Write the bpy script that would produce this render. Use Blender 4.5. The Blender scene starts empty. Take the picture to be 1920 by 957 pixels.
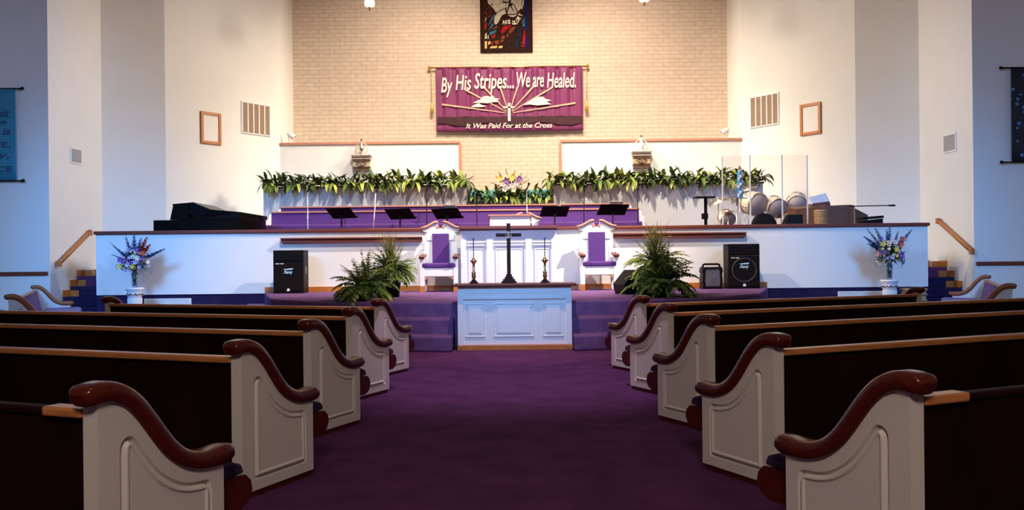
import bpy, bmesh, math, random
from mathutils import Vector, Matrix
from math import sin, cos, pi, radians, sqrt, atan2

S = bpy.context.scene
COL = S.collection
random.seed(7)

# ------------------------------------------------------------------ camera
FPX, HZ, ROLL, CAMH = 1691.0, 485.65, 0.0106, 1.28
cam_d = bpy.data.cameras.new('camera')
cam_d.sensor_width = 36.0
cam_d.lens = FPX / 1920 * 36.0
cam_d.shift_y = (HZ - 478.5) / 1920
cam_d.clip_end = 200
cam = bpy.data.objects.new('camera', cam_d)
COL.objects.link(cam)
cam.matrix_world = Matrix.Translation((0, 0, CAMH)) @ Matrix.Rotation(pi/2, 4, 'X') @ Matrix.Rotation(-ROLL, 4, 'Z')
S.camera = cam

# ------------------------------------------------------------------ world, exposure, lights
S.view_settings.view_transform = 'Standard'
S.view_settings.look = 'None'
S.view_settings.gamma = 1.0
S.view_settings.use_curve_mapping = False
S.view_settings.exposure = 0.0
w = bpy.data.worlds.new('world'); S.world = w; w.use_nodes = True
w.node_tree.nodes['Background'].inputs[0].default_value = (0.45, 0.6, 1.0, 1)
w.node_tree.nodes['Background'].inputs[1].default_value = 0.02

def aim(o, target):
    d = Vector(target) - o.location
    o.rotation_euler = d.to_track_quat('-Z', 'Y').to_euler()
def spot(loc, target, energy, color, size=60, blend=0.6, radius=0.12):
    l = bpy.data.lights.new('spot_light', 'SPOT'); l.energy = energy; l.color = color
    l.spot_size = radians(size); l.spot_blend = blend; l.shadow_soft_size = radius
    o = bpy.data.objects.new('spot_light', l); COL.objects.link(o); o.location = loc; aim(o, target); return o
def area(loc, target, energy, color, sx, sy):
    l = bpy.data.lights.new('area_light', 'AREA'); l.energy = energy; l.color = color
    l.shape = 'RECTANGLE'; l.size = sx; l.size_y = sy
    o = bpy.data.objects.new('area_light', l); COL.objects.link(o); o.location = loc; aim(o, target); return o

WARM = (1.0, 0.78, 0.52); CREAM = (1.0, 0.87, 0.68); BLUE = (0.12, 0.43, 1.0); KEY = (1.0, 0.84, 0.66); PEACH = (1.0, 0.80, 0.60)
# warm ceiling cans aimed at chancel and table; last two are added fill
spot((4.6, 14.6, 9.0), (-0.6, 18.0, 1.2), 8600, KEY, 58, 1.0, 0.06)
spot((-4.2, 14.4, 9.0), (1.8, 18.0, 1.2), 4600, KEY, 58, 1.0, 0.06)
spot((0.2, 10.4, 9.0), (0.0, 13.0, 0.6), 2400, (1.0, 0.66, 0.48), 34, 1.0, 0.08)
spot((-2.0, 11.6, 9.0), (-3.9, 18.0, 1.0), 2900, KEY, 36, 1.0, 0.3)
spot((2.0, 11.6, 9.0), (3.9, 18.0, 1.0), 2500, KEY, 36, 1.0, 0.3)
# washes across to the opposite chancel walls, onto the loft, and onto the brick
spot((4.5, 20.3, 8.6), (-7.5, 21.9, 3.0), 4700, CREAM, 60, 1.0, 0.9)
spot((-4.5, 20.3, 8.6), (7.5, 21.9, 3.0), 4900, CREAM, 60, 1.0, 0.9)
spot((-2.6, 17.8, 9.0), (-3.2, 22.6, 2.6), 1900, CREAM, 75, 1.0, 0.15)
spot((2.6, 17.8, 9.0), (3.2, 22.6, 2.6), 2500, CREAM, 75, 1.0, 0.15)
spot((-1.3, 21.3, 8.9), (-2.8, 25.5, 4.0), 1650, PEACH, 120, 1.0, 0.6)
spot((1.3, 21.3, 8.9), (3.0, 25.5, 4.0), 2050, PEACH, 120, 1.0, 0.6)
# added blue spots, no fixtures behind them, tinting the stage front and transepts
spot((-8.0, 8.0, 6.0), (-7.2, 18.0, 1.0), 4800, BLUE, 46, 1.0, 1.2)
spot((8.0, 8.0, 6.0), (7.4, 18.0, 1.0), 3000, BLUE, 46, 1.0, 1.2)
spot((0.0, 4.0, 5.0), (0.0, 14.9, 1.0), 3300, BLUE, 30, 1.0, 0.6)
spot((2.0, 8.0, 7.0), (-11.5, 18.4, 2.5), 3000, (0.28, 0.52, 1.0), 40, 1.0, 0.5)
spot((-2.0, 8.0, 7.0), (11.5, 18.4, 2.5), 2200, (0.34, 0.56, 1.0), 40, 1.0, 0.5)
# added fill: violet aisle spot, pew-end area behind camera, faint overhead area
spot((0.0, 7.0, 9.0), (0.0, 9.8, 0.0), 2300, (0.95, 0.72, 1.0), 36, 1.0, 0.3)
area((0.0, -2.2, 5.0), (0.0, 6.0, 0.4), 200, (1.0, 0.79, 0.64), 1.6, 1.2)
area((0.0, 2.0, 8.8), (0.0, 4.0, 0.0), 25, (1.0, 0.80, 0.66), 1.2, 1.2)

# ------------------------------------------------------------------ pixel <-> place helpers (authoring convenience)
def X(px, Y): return (px - 960.0) * Y / FPX
def Zh(px, py, Y): return CAMH - ((py + ROLL * (px - 960.0)) - HZ) * Y / FPX
def at(px, py, Y): return Vector((X(px, Y), Y, Zh(px, py, Y)))

# ------------------------------------------------------------------ materials
def mat(name, col, rough=0.5, metal=0.0, var=0.0, vscale=8.0, bump=0.0, bscale=60.0, spec=0.5, sheen=0.0, stretch=None, coat=0.0):
    m = bpy.data.materials.new(name); m.use_nodes = True
    nt = m.node_tree; b = nt.nodes['Principled BSDF']
    b.inputs['Base Color'].default_value = (*col, 1); b.inputs['Roughness'].default_value = rough
    b.inputs['Metallic'].default_value = metal; b.inputs['Specular IOR Level'].default_value = spec
    if sheen: b.inputs['Sheen Weight'].default_value = sheen
    if coat: b.inputs['Coat Weight'].default_value = coat; b.inputs['Coat Roughness'].default_value = 0.12
    tc = nt.nodes.new('ShaderNodeTexCoord'); mp = nt.nodes.new('ShaderNodeMapping')
    nt.links.new(tc.outputs['Object'], mp.inputs['Vector'])
    if stretch: mp.inputs['Scale'].default_value = stretch
    if var:
        n = nt.nodes.new('ShaderNodeTexNoise'); n.inputs['Scale'].default_value = vscale; n.inputs['Detail'].default_value = 5
        nt.links.new(mp.outputs[0], n.inputs['Vector'])
        r = nt.nodes.new('ShaderNodeValToRGB')
        r.color_ramp.elements[0].position = 0.3; r.color_ramp.elements[1].position = 0.7
        r.color_ramp.elements[0].color = (*[c * (1 - var) for c in col], 1)
        r.color_ramp.elements[1].color = (*[min(1, c * (1 + var)) for c in col], 1)
        nt.links.new(n.outputs['Fac'], r.inputs[0]); nt.links.new(r.outputs[0], b.inputs['Base Color'])
    if bump:
        n2 = nt.nodes.new('ShaderNodeTexNoise'); n2.inputs['Scale'].default_value = bscale; n2.inputs['Detail'].default_value = 3
        nt.links.new(tc.outputs['Object'], n2.inputs['Vector'])
        bp = nt.nodes.new('ShaderNodeBump'); bp.inputs['Strength'].default_value = bump; bp.inputs['Distance'].default_value = 0.01
        nt.links.new(n2.outputs['Fac'], bp.inputs['Height']); nt.links.new(bp.outputs[0], b.inputs['Normal'])
    return m

WALL = mat('plaster_wall', (0.80, 0.79, 0.77), 0.9, var=0.02, vscale=1.2, bump=0.08, bscale=90)
PWHITE = mat('white_paint', (0.82, 0.82, 0.82), 0.45, var=0.015, vscale=3)
PEWWHITE = mat('pew_white_paint', (0.70, 0.66, 0.63), 0.55, var=0.03, vscale=120, bump=0.15, bscale=220)
CARPET = mat('purple_carpet', (0.100, 0.032, 0.105), 0.97, var=0.22, vscale=3.0, bump=0.8, bscale=140, spec=0.05)
LITCARPET = mat('lit_platform_carpet', (0.17, 0.085, 0.215), 0.97, var=0.2, vscale=5.0, bump=0.8, bscale=140, spec=0.05)  # same purple carpet, lightened for the stage light on platform and steps
NAVYC = mat('navy_carpet', (0.022, 0.015, 0.060), 0.95, var=0.2, vscale=8, bump=0.6, bscale=140, spec=0.1)
CHERRY = mat('cherry_wood', (0.085, 0.010, 0.005), 0.2, var=0.25, vscale=5, stretch=(1, 12, 12), spec=0.4)
CAPWOOD = mat('dark_cherry_rail', (0.16, 0.035, 0.022), 0.35, var=0.2, vscale=4, stretch=(1, 14, 14))
SIDEARM = mat('red_oak_arm', (0.27, 0.075, 0.025), 0.4, var=0.25, vscale=6, stretch=(1.2, 14, 14))
OAK = mat('oak_wood', (0.48, 0.16, 0.032), 0.4, var=0.25, vscale=6, stretch=(1.2, 14, 14))
OAKRAIL = mat('oak_pew_rail', (0.50, 0.19, 0.06), 0.3, var=0.25, vscale=6, stretch=(1, 16, 16))
SALMON = mat('rosy_wood', (0.55, 0.24, 0.16), 0.4, var=0.12, vscale=5, stretch=(1, 12, 12))
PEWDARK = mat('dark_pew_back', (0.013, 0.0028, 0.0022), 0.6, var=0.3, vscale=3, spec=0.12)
PURPLE = mat('purple_upholstery', (0.085, 0.020, 0.20), 0.85, var=0.1, vscale=30, bump=0.2, bscale=300, sheen=0.2)
CUSHION = mat('plum_cushion', (0.045, 0.018, 0.075), 0.9, var=0.15, vscale=20, bump=0.2, bscale=300)
BLACK = mat('black_plastic', (0.006, 0.004, 0.005), 0.5, var=0.2, vscale=30, spec=0.12)
PIANO = mat('black_lacquer', (0.004, 0.002, 0.002), 0.3, var=0.2, vscale=4, spec=0.08)
GRILLE = mat('speaker_grille', (0.008, 0.005, 0.006), 0.7, bump=0.5, bscale=400, spec=0.1)
GREYP = mat('grey_plastic', (0.10, 0.10, 0.13), 0.5, var=0.1, vscale=20)
CHROME = mat('chrome', (0.75, 0.72, 0.68), 0.2, 1.0, var=0.05)
BRASS = mat('brass', (0.62, 0.35, 0.14), 0.28, 1.0, var=0.15, vscale=12)
GOLD = mat('gold_cord', (0.70, 0.42, 0.10), 0.4, 0.3, var=0.2, vscale=40)
BRONZE = mat('dark_bronze', (0.030, 0.009, 0.006), 0.45, 0.0, var=0.2, vscale=20, spec=0.15)
ORGW = mat('walnut_wood', (0.15, 0.055, 0.025), 0.4, var=0.3, vscale=5, stretch=(1, 10, 10))
WICKER = mat('wicker', (0.48, 0.28, 0.13), 0.8, var=0.4, vscale=40, bump=1.0, bscale=80)
LEAF1 = mat('leaf_green', (0.16, 0.24, 0.04), 0.6, var=0.45, vscale=6)
LEAF2 = mat('leaf_yellow_green', (0.38, 0.43, 0.08), 0.6, var=0.35, vscale=6)
LEAF3 = mat('leaf_dark_green', (0.04, 0.075, 0.02), 0.6, var=0.4, vscale=6)
STEMB = mat('brown_stem', (0.10, 0.055, 0.02), 0.7, var=0.3)
GRASSY = mat('dry_grass', (0.32, 0.24, 0.06), 0.7, var=0.3, vscale=10)
POT = mat('black_pot', (0.010, 0.006, 0.006), 0.5, var=0.3, vscale=20, spec=0.15)
VINYL = mat('banner_satin', (0.19, 0.018, 0.115), 0.5, var=0.12, vscale=4, stretch=(5, 1, 0.5), sheen=0.3)
CREAMP = mat('cream_applique', (0.85, 0.80, 0.66), 0.6, var=0.04)
RAYP = mat('peach_applique', (0.80, 0.50, 0.30), 0.6, var=0.05)
HILLP = mat('dark_applique', (0.05, 0.012, 0.022), 0.8, var=0.3, vscale=6)
DRUMW = mat('drum_cream_shell', (0.78, 0.68, 0.54), 0.3, var=0.05, vscale=10)
DRUMH = mat('drum_head', (0.52, 0.43, 0.42), 0.5, var=0.08, vscale=6)
CYMB = mat('cymbal_bronze', (0.62, 0.48, 0.36), 0.3, 0.9, var=0.1, vscale=20)
PAPER = mat('white_paper', (0.80, 0.78, 0.76), 0.8, var=0.03)
BROWNG = mat('brown_grille', (0.34, 0.23, 0.16), 0.7, var=0.05)
GREYG = mat('grey_grille', (0.42, 0.41, 0.41), 0.7, bump=0.5, bscale=200)
PORC = mat('white_ceramic', (0.80, 0.76, 0.76), 0.35, var=0.03)
TAUPE = mat('antique_stone', (0.50, 0.40, 0.36), 0.5, var=0.25, vscale=14)
UMBER = mat('antique_brown', (0.11, 0.055, 0.04), 0.5, var=0.3, vscale=14)
ANTGOLD = mat('antique_gold', (0.72, 0.52, 0.30), 0.35, 0.5, var=0.2, vscale=14)
TURQ = mat('turquoise_tank', (0.08, 0.52, 0.60), 0.2, var=0.15, vscale=4)
BANB = mat('blue_banner_cloth', (0.035, 0.24, 0.36), 0.7, var=0.1, vscale=6)
NAVYT = mat('navy_letter', (0.02, 0.06, 0.16), 0.7, var=0.05)
BANK = mat('black_banner_cloth', (0.012, 0.014, 0.028), 0.7, var=0.2)
GRAPE = mat('grape_blue', (0.07, 0.25, 0.50), 0.4, var=0.3, vscale=14)
LOGO = mat('logo_blue_white', (0.45, 0.72, 0.92), 0.4, var=0.03)
TBLUE = mat('aqua_carton', (0.03, 0.30, 0.80), 0.4, var=0.2, vscale=20)

def glass(name, tint=(1, 1, 1), amt=0.10):
    m = bpy.data.materials.new(name); m.use_nodes = True; nt = m.node_tree; nt.nodes.clear()
    o = nt.nodes.new('ShaderNodeOutputMaterial'); mx = nt.nodes.new('ShaderNodeMixShader')
    t = nt.nodes.new('ShaderNodeBsdfTransparent'); t.inputs[0].default_value = (*tint, 1)
    g = nt.nodes.new('ShaderNodeBsdfGlossy'); g.inputs['Roughness'].default_value = 0.05
    mx.inputs[0].default_value = amt
    nt.links.new(t.outputs[0], mx.inputs[1]); nt.links.new(g.outputs[0], mx.inputs[2]); nt.links.new(mx.outputs[0], o.inputs[0])
    return m
ACRYL = glass('clear_acrylic', (0.97, 0.96, 0.96), 0.04)
ACEDGE = mat('frosted_acrylic', (0.80, 0.78, 0.80), 0.3, var=0.03)
GLASSV = glass('vase_glass', (0.72, 0.80, 0.86), 0.14)

def emit(name, col, st):
    m = bpy.data.materials.new(name); m.use_nodes = True; b = m.node_tree.nodes['Principled BSDF']
    b.inputs['Base Color'].default_value = (*col, 1)
    b.inputs['Emission Color'].default_value = (*col, 1); b.inputs['Emission Strength'].default_value = st
    return m
LAMPG = emit('lit_lamp_glass', (1.0, 0.88, 0.66), 1.3)

def brick_mat():
    m = bpy.data.materials.new('painted_brick'); m.use_nodes = True; nt = m.node_tree; b = nt.nodes['Principled BSDF']
    b.inputs['Roughness'].default_value = 0.85
    tc = nt.nodes.new('ShaderNodeTexCoord'); sp = nt.nodes.new('ShaderNodeSeparateXYZ'); cb = nt.nodes.new('ShaderNodeCombineXYZ')
    nt.links.new(tc.outputs['Object'], sp.inputs[0]); nt.links.new(sp.outputs[0], cb.inputs[0]); nt.links.new(sp.outputs[2], cb.inputs[1])
    br = nt.nodes.new('ShaderNodeTexBrick'); nt.links.new(cb.outputs[0], br.inputs['Vector'])
    br.inputs['Color1'].default_value = (0.82, 0.69, 0.57, 1); br.inputs['Color2'].default_value = (0.79, 0.65, 0.53, 1)
    br.inputs['Mortar'].default_value = (0.68, 0.52, 0.41, 1)
    br.inputs['Scale'].default_value = 1.0; br.inputs['Brick Width'].default_value = 0.30; br.inputs['Row Height'].default_value = 0.115
    br.inputs['Mortar Size'].default_value = 0.010; br.inputs['Mortar Smooth'].default_value = 0.4
    bp = nt.nodes.new('ShaderNodeBump'); bp.inputs['Strength'].default_value = 0.5; bp.inputs['Distance'].default_value = 0.015; bp.invert = True
    nt.links.new(br.outputs['Fac'], bp.inputs['Height']); nt.links.new(bp.outputs[0], b.inputs['Normal'])
    n = nt.nodes.new('ShaderNodeTexNoise'); n.inputs['Scale'].default_value = 9; nt.links.new(tc.outputs['Object'], n.inputs['Vector'])
    mx = nt.nodes.new('ShaderNodeMixRGB'); mx.blend_type = 'MULTIPLY'; mx.inputs[0].default_value = 0.25
    nt.links.new(br.outputs['Color'], mx.inputs[1]); nt.links.new(n.outputs['Fac'], mx.inputs[2]); nt.links.new(mx.outputs[0], b.inputs['Base Color'])
    return m
BRICK = brick_mat()

# ------------------------------------------------------------------ mesh builder
class MB:
    def __init__(s): s.bm = bmesh.new(); s.T = Matrix.Identity(4); s.mi = 0
    def _v(s, p): return s.bm.verts.new(s.T @ Vector(p))
    def face(s, vs, smooth=False):
        try:
            f = s.bm.faces.new(vs); f.material_index = s.mi; f.smooth = smooth; return f
        except ValueError: return None
    def box(s, x0, x1, y0, y1, z0, z1, R=None):
        T = R or Matrix.Identity(4)
        v = [s._v(T @ Vector((x, y, z))) for x in (x0, x1) for y in (y0, y1) for z in (z0, z1)]
        for q in ((0, 1, 3, 2), (4, 6, 7, 5), (0, 4, 5, 1), (2, 3, 7, 6), (0, 2, 6, 4), (1, 5, 7, 3)): s.face([v[i] for i in q])
        return s
    def cbox(s, c, d, R=None):
        return s.box(c[0]-d[0]/2, c[0]+d[0]/2, c[1]-d[1]/2, c[1]+d[1]/2, c[2]-d[2]/2, c[2]+d[2]/2, R)
    def hexa(s, bot, top):
        a = [s._v(p) for p in bot]; b = [s._v(p) for p in top]; n = len(a)
        s.face(a[::-1]); s.face(b)
        for i in range(n): s.face([a[i], a[(i+1) % n], b[(i+1) % n], b[i]])
        return s
    def prism(s, poly, fn, d0, d1):
        """poly: 2-d outline; fn(u, v, d) -> 3-d point"""
        return s.hexa([fn(u, v, d0) for u, v in poly], [fn(u, v, d1) for u, v in poly])
    def tube(s, path, r, n=8, cap=True, smooth=True):
        path = [Vector(p) for p in path]; rs = r if isinstance(r, (list, tuple)) else [r]*len(path)
        rings = []; up = None
        for i, p in enumerate(path):
            d = (path[min(i+1, len(path)-1)] - path[max(i-1, 0)])
            if d.length < 1e-9: d = Vector((0, 0, 1))
            d.normalize()
            if up is None: up = Vector((0, 0, 1)) if abs(d.z) < 0.9 else Vector((1, 0, 0))
            a = d.cross(up)
            if a.length < 1e-6: a = d.cross(Vector((0, 1, 0.01)))
            a.normalize(); b = a.cross(d).normalized(); up = b
            rings.append([s._v(p + (a*cos(2*pi*k/n) + b*sin(2*pi*k/n))*rs[i]) for k in range(n)])
        for i in range(len(rings)-1):
            for k in range(n): s.face([rings[i][k], rings[i+1][k], rings[i+1][(k+1) % n], rings[i][(k+1) % n]], smooth)
        if cap: s.face(rings[0]); s.face(rings[-1][::-1])
        return s
    def lathe(s, prof, c=(0, 0, 0), n=20, R=None, smooth=True):
        T = R or Matrix.Identity(4); c = Vector(c); rings = []
        for r, z in prof:
            if r < 1e-5: rings.append([s._v(c + T @ Vector((0, 0, z)))])
            else: rings.append([s._v(c + T @ Vector((r*cos(2*pi*k/n), r*sin(2*pi*k/n), z))) for k in range(n)])
        for a, b in zip(rings, rings[1:]):
            for k in range(n):
                k2 = (k+1) % n
                if len(a) == 1 and len(b) == 1: continue
                if len(a) == 1: s.face([a[0], b[k2], b[k]], smooth)
                elif len(b) == 1: s.face([a[k], a[k2], b[0]], smooth)
                else: s.face([a[k], a[k2], b[k2], b[k]], smooth)
        if len(rings[0]) > 1: s.face(rings[0][::-1])
        if len(rings[-1]) > 1: s.face(rings[-1])
        return s
    def ball(s, c, r, n=10, m=6, sc=(1, 1, 1)):
        prof = [(r*sin(pi*i/m), -r*cos(pi*i/m)) for i in range(m+1)]
        return s.lathe(prof, c, n, Matrix.Diagonal((*sc, 1)))
    def sweep(s, path, prof, side=(1, 0, 0), closed_prof=True):
        """sweep profile (list of (a along side, b along normal)) on a planar path"""
        path = [Vector(p) for p in path]; side = Vector(side).normalized(); rings = []
        for i, p in enumerate(path):
            d = (path[min(i+1, len(path)-1)] - path[max(i-1, 0)]).normalized()
            nrm = side.cross(d).normalized()
            rings.append([s._v(p + side*a + nrm*b) for a, b in prof])
        n = len(prof)
        for i in range(len(rings)-1):
            for k in range(n): s.face([rings[i][k], rings[i][(k+1) % n], rings[i+1][(k+1) % n], rings[i+1][k]], True)
        s.face(rings[0][::-1]); s.face(rings[-1])
        return s
    def leaf(s, p, d, L, W, droop=0.4, nseg=4, up=(0, 0, 1), fold=0.15):
        p = Vector(p); d = Vector(d).normalized(); up = Vector(up)
        a = d.cross(up)
        if a.length < 1e-4: a = Vector((1, 0, 0))
        a.normalize(); L2 = []; prev = None; cur = p.copy(); dd = d.copy()
        for i in range(nseg+1):
            t = i/nseg; wd = W*0.5*(sin(pi*min(1, t*0.93+0.05)))**0.8
            nrm = a.cross(dd).normalized()
            row = [s._v(cur - a*wd + nrm*wd*fold*2), s._v(cur), s._v(cur + a*wd + nrm*wd*fold*2)]
            if prev:
                s.face([prev[0], prev[1], row[1], row[0]], True); s.face([prev[1], prev[2], row[2], row[1]], True)
            prev = row; dd = (dd - Vector((0, 0, 1))*droop/nseg).normalized(); cur = cur + dd*L/nseg
        return cur
    def grid(s, fn, nu, nv):
        V = [[s._v(fn(i/nu, j/nv)) for j in range(nv+1)] for i in range(nu+1)]
        for i in range(nu):
            for j in range(nv): s.face([V[i][j], V[i+1][j], V[i+1][j+1], V[i][j+1]], True)
        return s
    def done(s, name, m, parent=None, bevel=0.0, norm=True, loc=None, rotz=0.0, thick=0.0):
        if norm: bmesh.ops.recalc_face_normals(s.bm, faces=s.bm.faces[:])
        me = bpy.data.meshes.new(name); s.bm.to_mesh(me); s.bm.free()
        for mm in (m if isinstance(m, (list, tuple)) else [m]): me.materials.append(mm)
        o = bpy.data.objects.new(name, me); COL.objects.link(o)
        if parent: o.parent = parent
        if loc is not None: o.location = loc
        o.rotation_euler[2] = rotz
        if thick:
            mo = o.modifiers.new('solid', 'SOLIDIFY'); mo.thickness = thick; mo.offset = 0
        if bevel:
            mo = o.modifiers.new('bevel', 'BEVEL'); mo.width = bevel; mo.segments = 2; mo.limit_method = 'ANGLE'; mo.angle_limit = radians(40)
        return o

def thing(name, label, cat, loc=(0, 0, 0), rotz=0.0, group=None):
    o = bpy.data.objects.new(name, None); COL.objects.link(o); o.empty_display_size = 0.1
    o.location = loc; o.rotation_euler = (0, 0, rotz); o['label'] = label; o['category'] = cat
    if group: o['group'] = group
    return o
def tag(o, label, cat, group=None):
    o['label'] = label; o['category'] = cat
    if group: o['group'] = group
    return o
def struct(o): o['kind'] = 'structure'; return o
def dup(root, loc=None, rotz=None, label=None):
    r = root.copy(); COL.objects.link(r)
    if loc is not None: r.location = loc
    if rotz is not None: r.rotation_euler = (0, 0, rotz)
    if label: r['label'] = label
    for ch in list(root.children):
        c = ch.copy(); COL.objects.link(c); c.parent = r
        for g in list(ch.children):
            d = g.copy(); COL.objects.link(d); d.parent = c
    return r

_cap = None
def text_into(mb, s, x0, x1, zbase, cap, y, shear=0.0, bold=0.0, depth=0.006):
    """letters facing -y, fitted between x0 and x1, cap height cap, front at y"""
    global _cap
    def mk(t):
        c = bpy.data.curves.new('t', 'FONT'); c.body = t; c.size = 1.0; c.shear = shear; c.extrude = 0.5; c.offset = bold; c.resolution_u = 3
        o = bpy.data.objects.new('t', c); COL.objects.link(o)
        dg = bpy.context.evaluated_depsgraph_get(); dg.update()
        me = bpy.data.meshes.new_from_object(o.evaluated_get(dg))
        bpy.data.objects.remove(o); bpy.data.curves.remove(c); return me
    if _cap is None:
        me = mk('H'); ys = [v.co.y for v in me.vertices]; _cap = max(ys)-min(ys); bpy.data.meshes.remove(me)
    me = mk(s); xs = [v.co.x for v in me.vertices]; a, b = min(xs), max(xs)
    sx = (x1-x0)/(b-a); sy = cap/_cap
    vs = [mb._v((x0+(v.co.x-a)*sx, y + (0.5 - v.co.z)*depth, zbase+v.co.y*sy)) for v in me.vertices]
    for p in me.polygons: mb.face([vs[i] for i in p.vertices])
    bpy.data.meshes.remove(me)

# ------------------------------------------------------------------ setting: floor, ceiling, walls
PLZ, STZ = 0.66, 1.0            # chancel platform and stage floor heights
YM = 18.0                       # stage front wall
WH = 9.2
struct(MB().box(-13.2, 13.2, -6, 26.2, -0.2, 0.0).done('floor', CARPET))
struct(MB().box(-13.2, 13.2, -6, 26.2, WH, WH+0.2).done('ceiling', WALL))
PA0, PA1, PB, PC = (6.14, 24.0), (8.10, 21.17), (9.34, 20.60), (9.43, 18.40)
def wall_seg(name, p, q, z0=0.0, z1=WH, t=0.2, m=WALL, out=1):
    p = Vector(p); q = Vector(q); d = (q-p).normalized(); n = Vector((-d.y, d.x))*t*out
    return struct(MB().hexa([(*p, z0), (*q, z0), (*(q+n), z0), (*(p+n), z0)], [(*p, z1), (*q, z1), (*(q+n), z1), (*(p+n), z1)]).done(name, m))
for sg, nm in ((-1, 'left'), (1, 'right')):
    f = lambda p: (sg*p[0], p[1])
    o = sg
    wall_seg('wall_%s_alcove' % nm, f((6.14, 25.5)), f(PA0), 0, WH, 0.2, WALL, o)
    wall_seg('wall_%s_chancel' % nm, f(PA0), f(PA1), 0, WH, 0.2, WALL, o)
    wall_seg('wall_%s_bay' % nm, f(PA1), f(PB), 0, WH, 0.2, WALL, o)
    wall_seg('wall_%s_stair' % nm, f(PB), f(PC), 0, WH, 0.2, WALL, o)
    wall_seg('wall_%s_transept' % nm, f(PC), f((13.2, 18.40)), 0, WH, 0.2, WALL, o)
    struct(MB().box(*sorted((sg*13.0, sg*13.2)), -6, 18.4, 0, WH).done('wall_%s' % nm, WALL))
    # chair rail on the transept wall
    struct(MB().box(*sorted((sg*9.46, sg*13.0)), 18.355, 18.40, 1.045, 1.12).done('trim_1' if sg < 0 else 'trim_2', CAPWOOD, bevel=0.01))
struct(MB().box(-6.34, 6.34, 25.5, 25.7, 0, WH).done('wall_back', BRICK))
struct(MB().box(-13.2, 13.2, -6.2, -6.0, 0, WH).done('wall_nave_rear', WALL))

# stage front wall with its carpeted base and cap rail
XW = 8.3
struct(MB().box(-XW, XW, YM, YM+0.14, 0.64, 1.85).done('wall_stage_front', PWHITE))
struct(MB().box(-XW, XW, YM+0.02, YM+0.14, 0.0, 0.64).done('wall_stage_base', NAVYC))
struct(MB().box(-XW-0.03, XW+0.03, YM-0.05, YM+0.19, 1.85, 1.915).done('trim_3', CAPWOOD, bevel=0.012))
for i, (a, b, yy) in enumerate(((527, 792, 449.5), (1150, 1399, 441.0))):
    x0, x1 = X(a, YM-0.06), X(b, YM-0.06); z = Zh((a+b)/2, yy, YM-0.06)
    struct(MB().box(x0, x1, YM-0.09, YM, z-0.045, z-0.012).box(x0, x1, YM-0.06, YM, z-0.012, z+0.018).box(x0, x1, YM-0.11, YM, z+0.018, z+0.045).done('trim_%d' % (4+i), CAPWOOD))
# stage block behind
struct(MB().hexa([(x, y, 0.0) for x, y in ((-8.3, 18.14), (8.3, 18.14), (8.3, 19.45), (9.375, 19.45), (9.33, 20.60), (8.08, 21.17), (6.14, 24.0), (-6.14, 24.0), (-8.08, 21.17), (-9.33, 20.60), (-9.375, 19.45), (-8.3, 19.45))],
     [(x, y, STZ) for x, y in ((-8.3, 18.14), (8.3, 18.14), (8.3, 19.45), (9.375, 19.45), (9.33, 20.60), (8.08, 21.17), (6.14, 24.0), (-6.14, 24.0), (-8.08, 21.17), (-9.33, 20.60), (-9.375, 19.45), (-8.3, 19.45))]).done('stage_floor', CARPET))
# choir risers
struct(MB().box(-5.75, 3.2, 20.0, 22.2, STZ, 1.62).done('choir_riser', CARPET))
struct(MB().box(-5.75, 3.2, 20.95, 22.2, 1.62, 1.82).done('choir_riser', CARPET))

# chancel platform, with steps round it and a bay where the table stands
plat = [(-4.95, 18.0), (-4.0, 14.9), (-2.7, 13.45), (-0.85, 13.12), (0.85, 13.12), (2.8, 13.45), (4.15, 15.1), (5.1, 18.0)]
def carpet_slab(name, poly, z0, z1, m=LITCARPET):
    return struct(MB().hexa([(x, y, z0) for x, y in poly], [(x, y, z1) for x, y in poly]).done(name, m, bevel=0.03))
carpet_slab('platform', plat, 0, PLZ)
def ring_out(d):
    L = [(-4.95-d, 18.0), (-4.0-d*0.95, 14.9-d*0.3), (-2.7-d*0.55, 13.45-d*0.8), (-0.84, 13.12-d)]
    Rr = [(0.84, 13.12-d), (2.8+d*0.55, 13.45-d*0.8), (4.15+d*0.95, 15.1-d*0.3), (5.1+d, 18.0)]
    return L, Rr
for d, z in ((0.36, 0.44), (0.72, 0.22)):
    Lp, Rp = ring_out(d)
    inn = [(-0.84, 13.3), (-4.0, 16.0), (-4.2, 18.0)]
    carpet_slab('step', [p for p in Lp] + inn, 0, z)
    inr = [(4.3, 18.0), (4.1, 16.0), (0.84, 13.3)]
    carpet_slab('step', [p for p in Rp] + inr, 0, z)
# baseboard along the stage wall above the platform
struct(MB().box(-4.93, 5.08, YM-0.03, YM, PLZ, PLZ+0.105).done('baseboard_stage', OAK))

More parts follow.
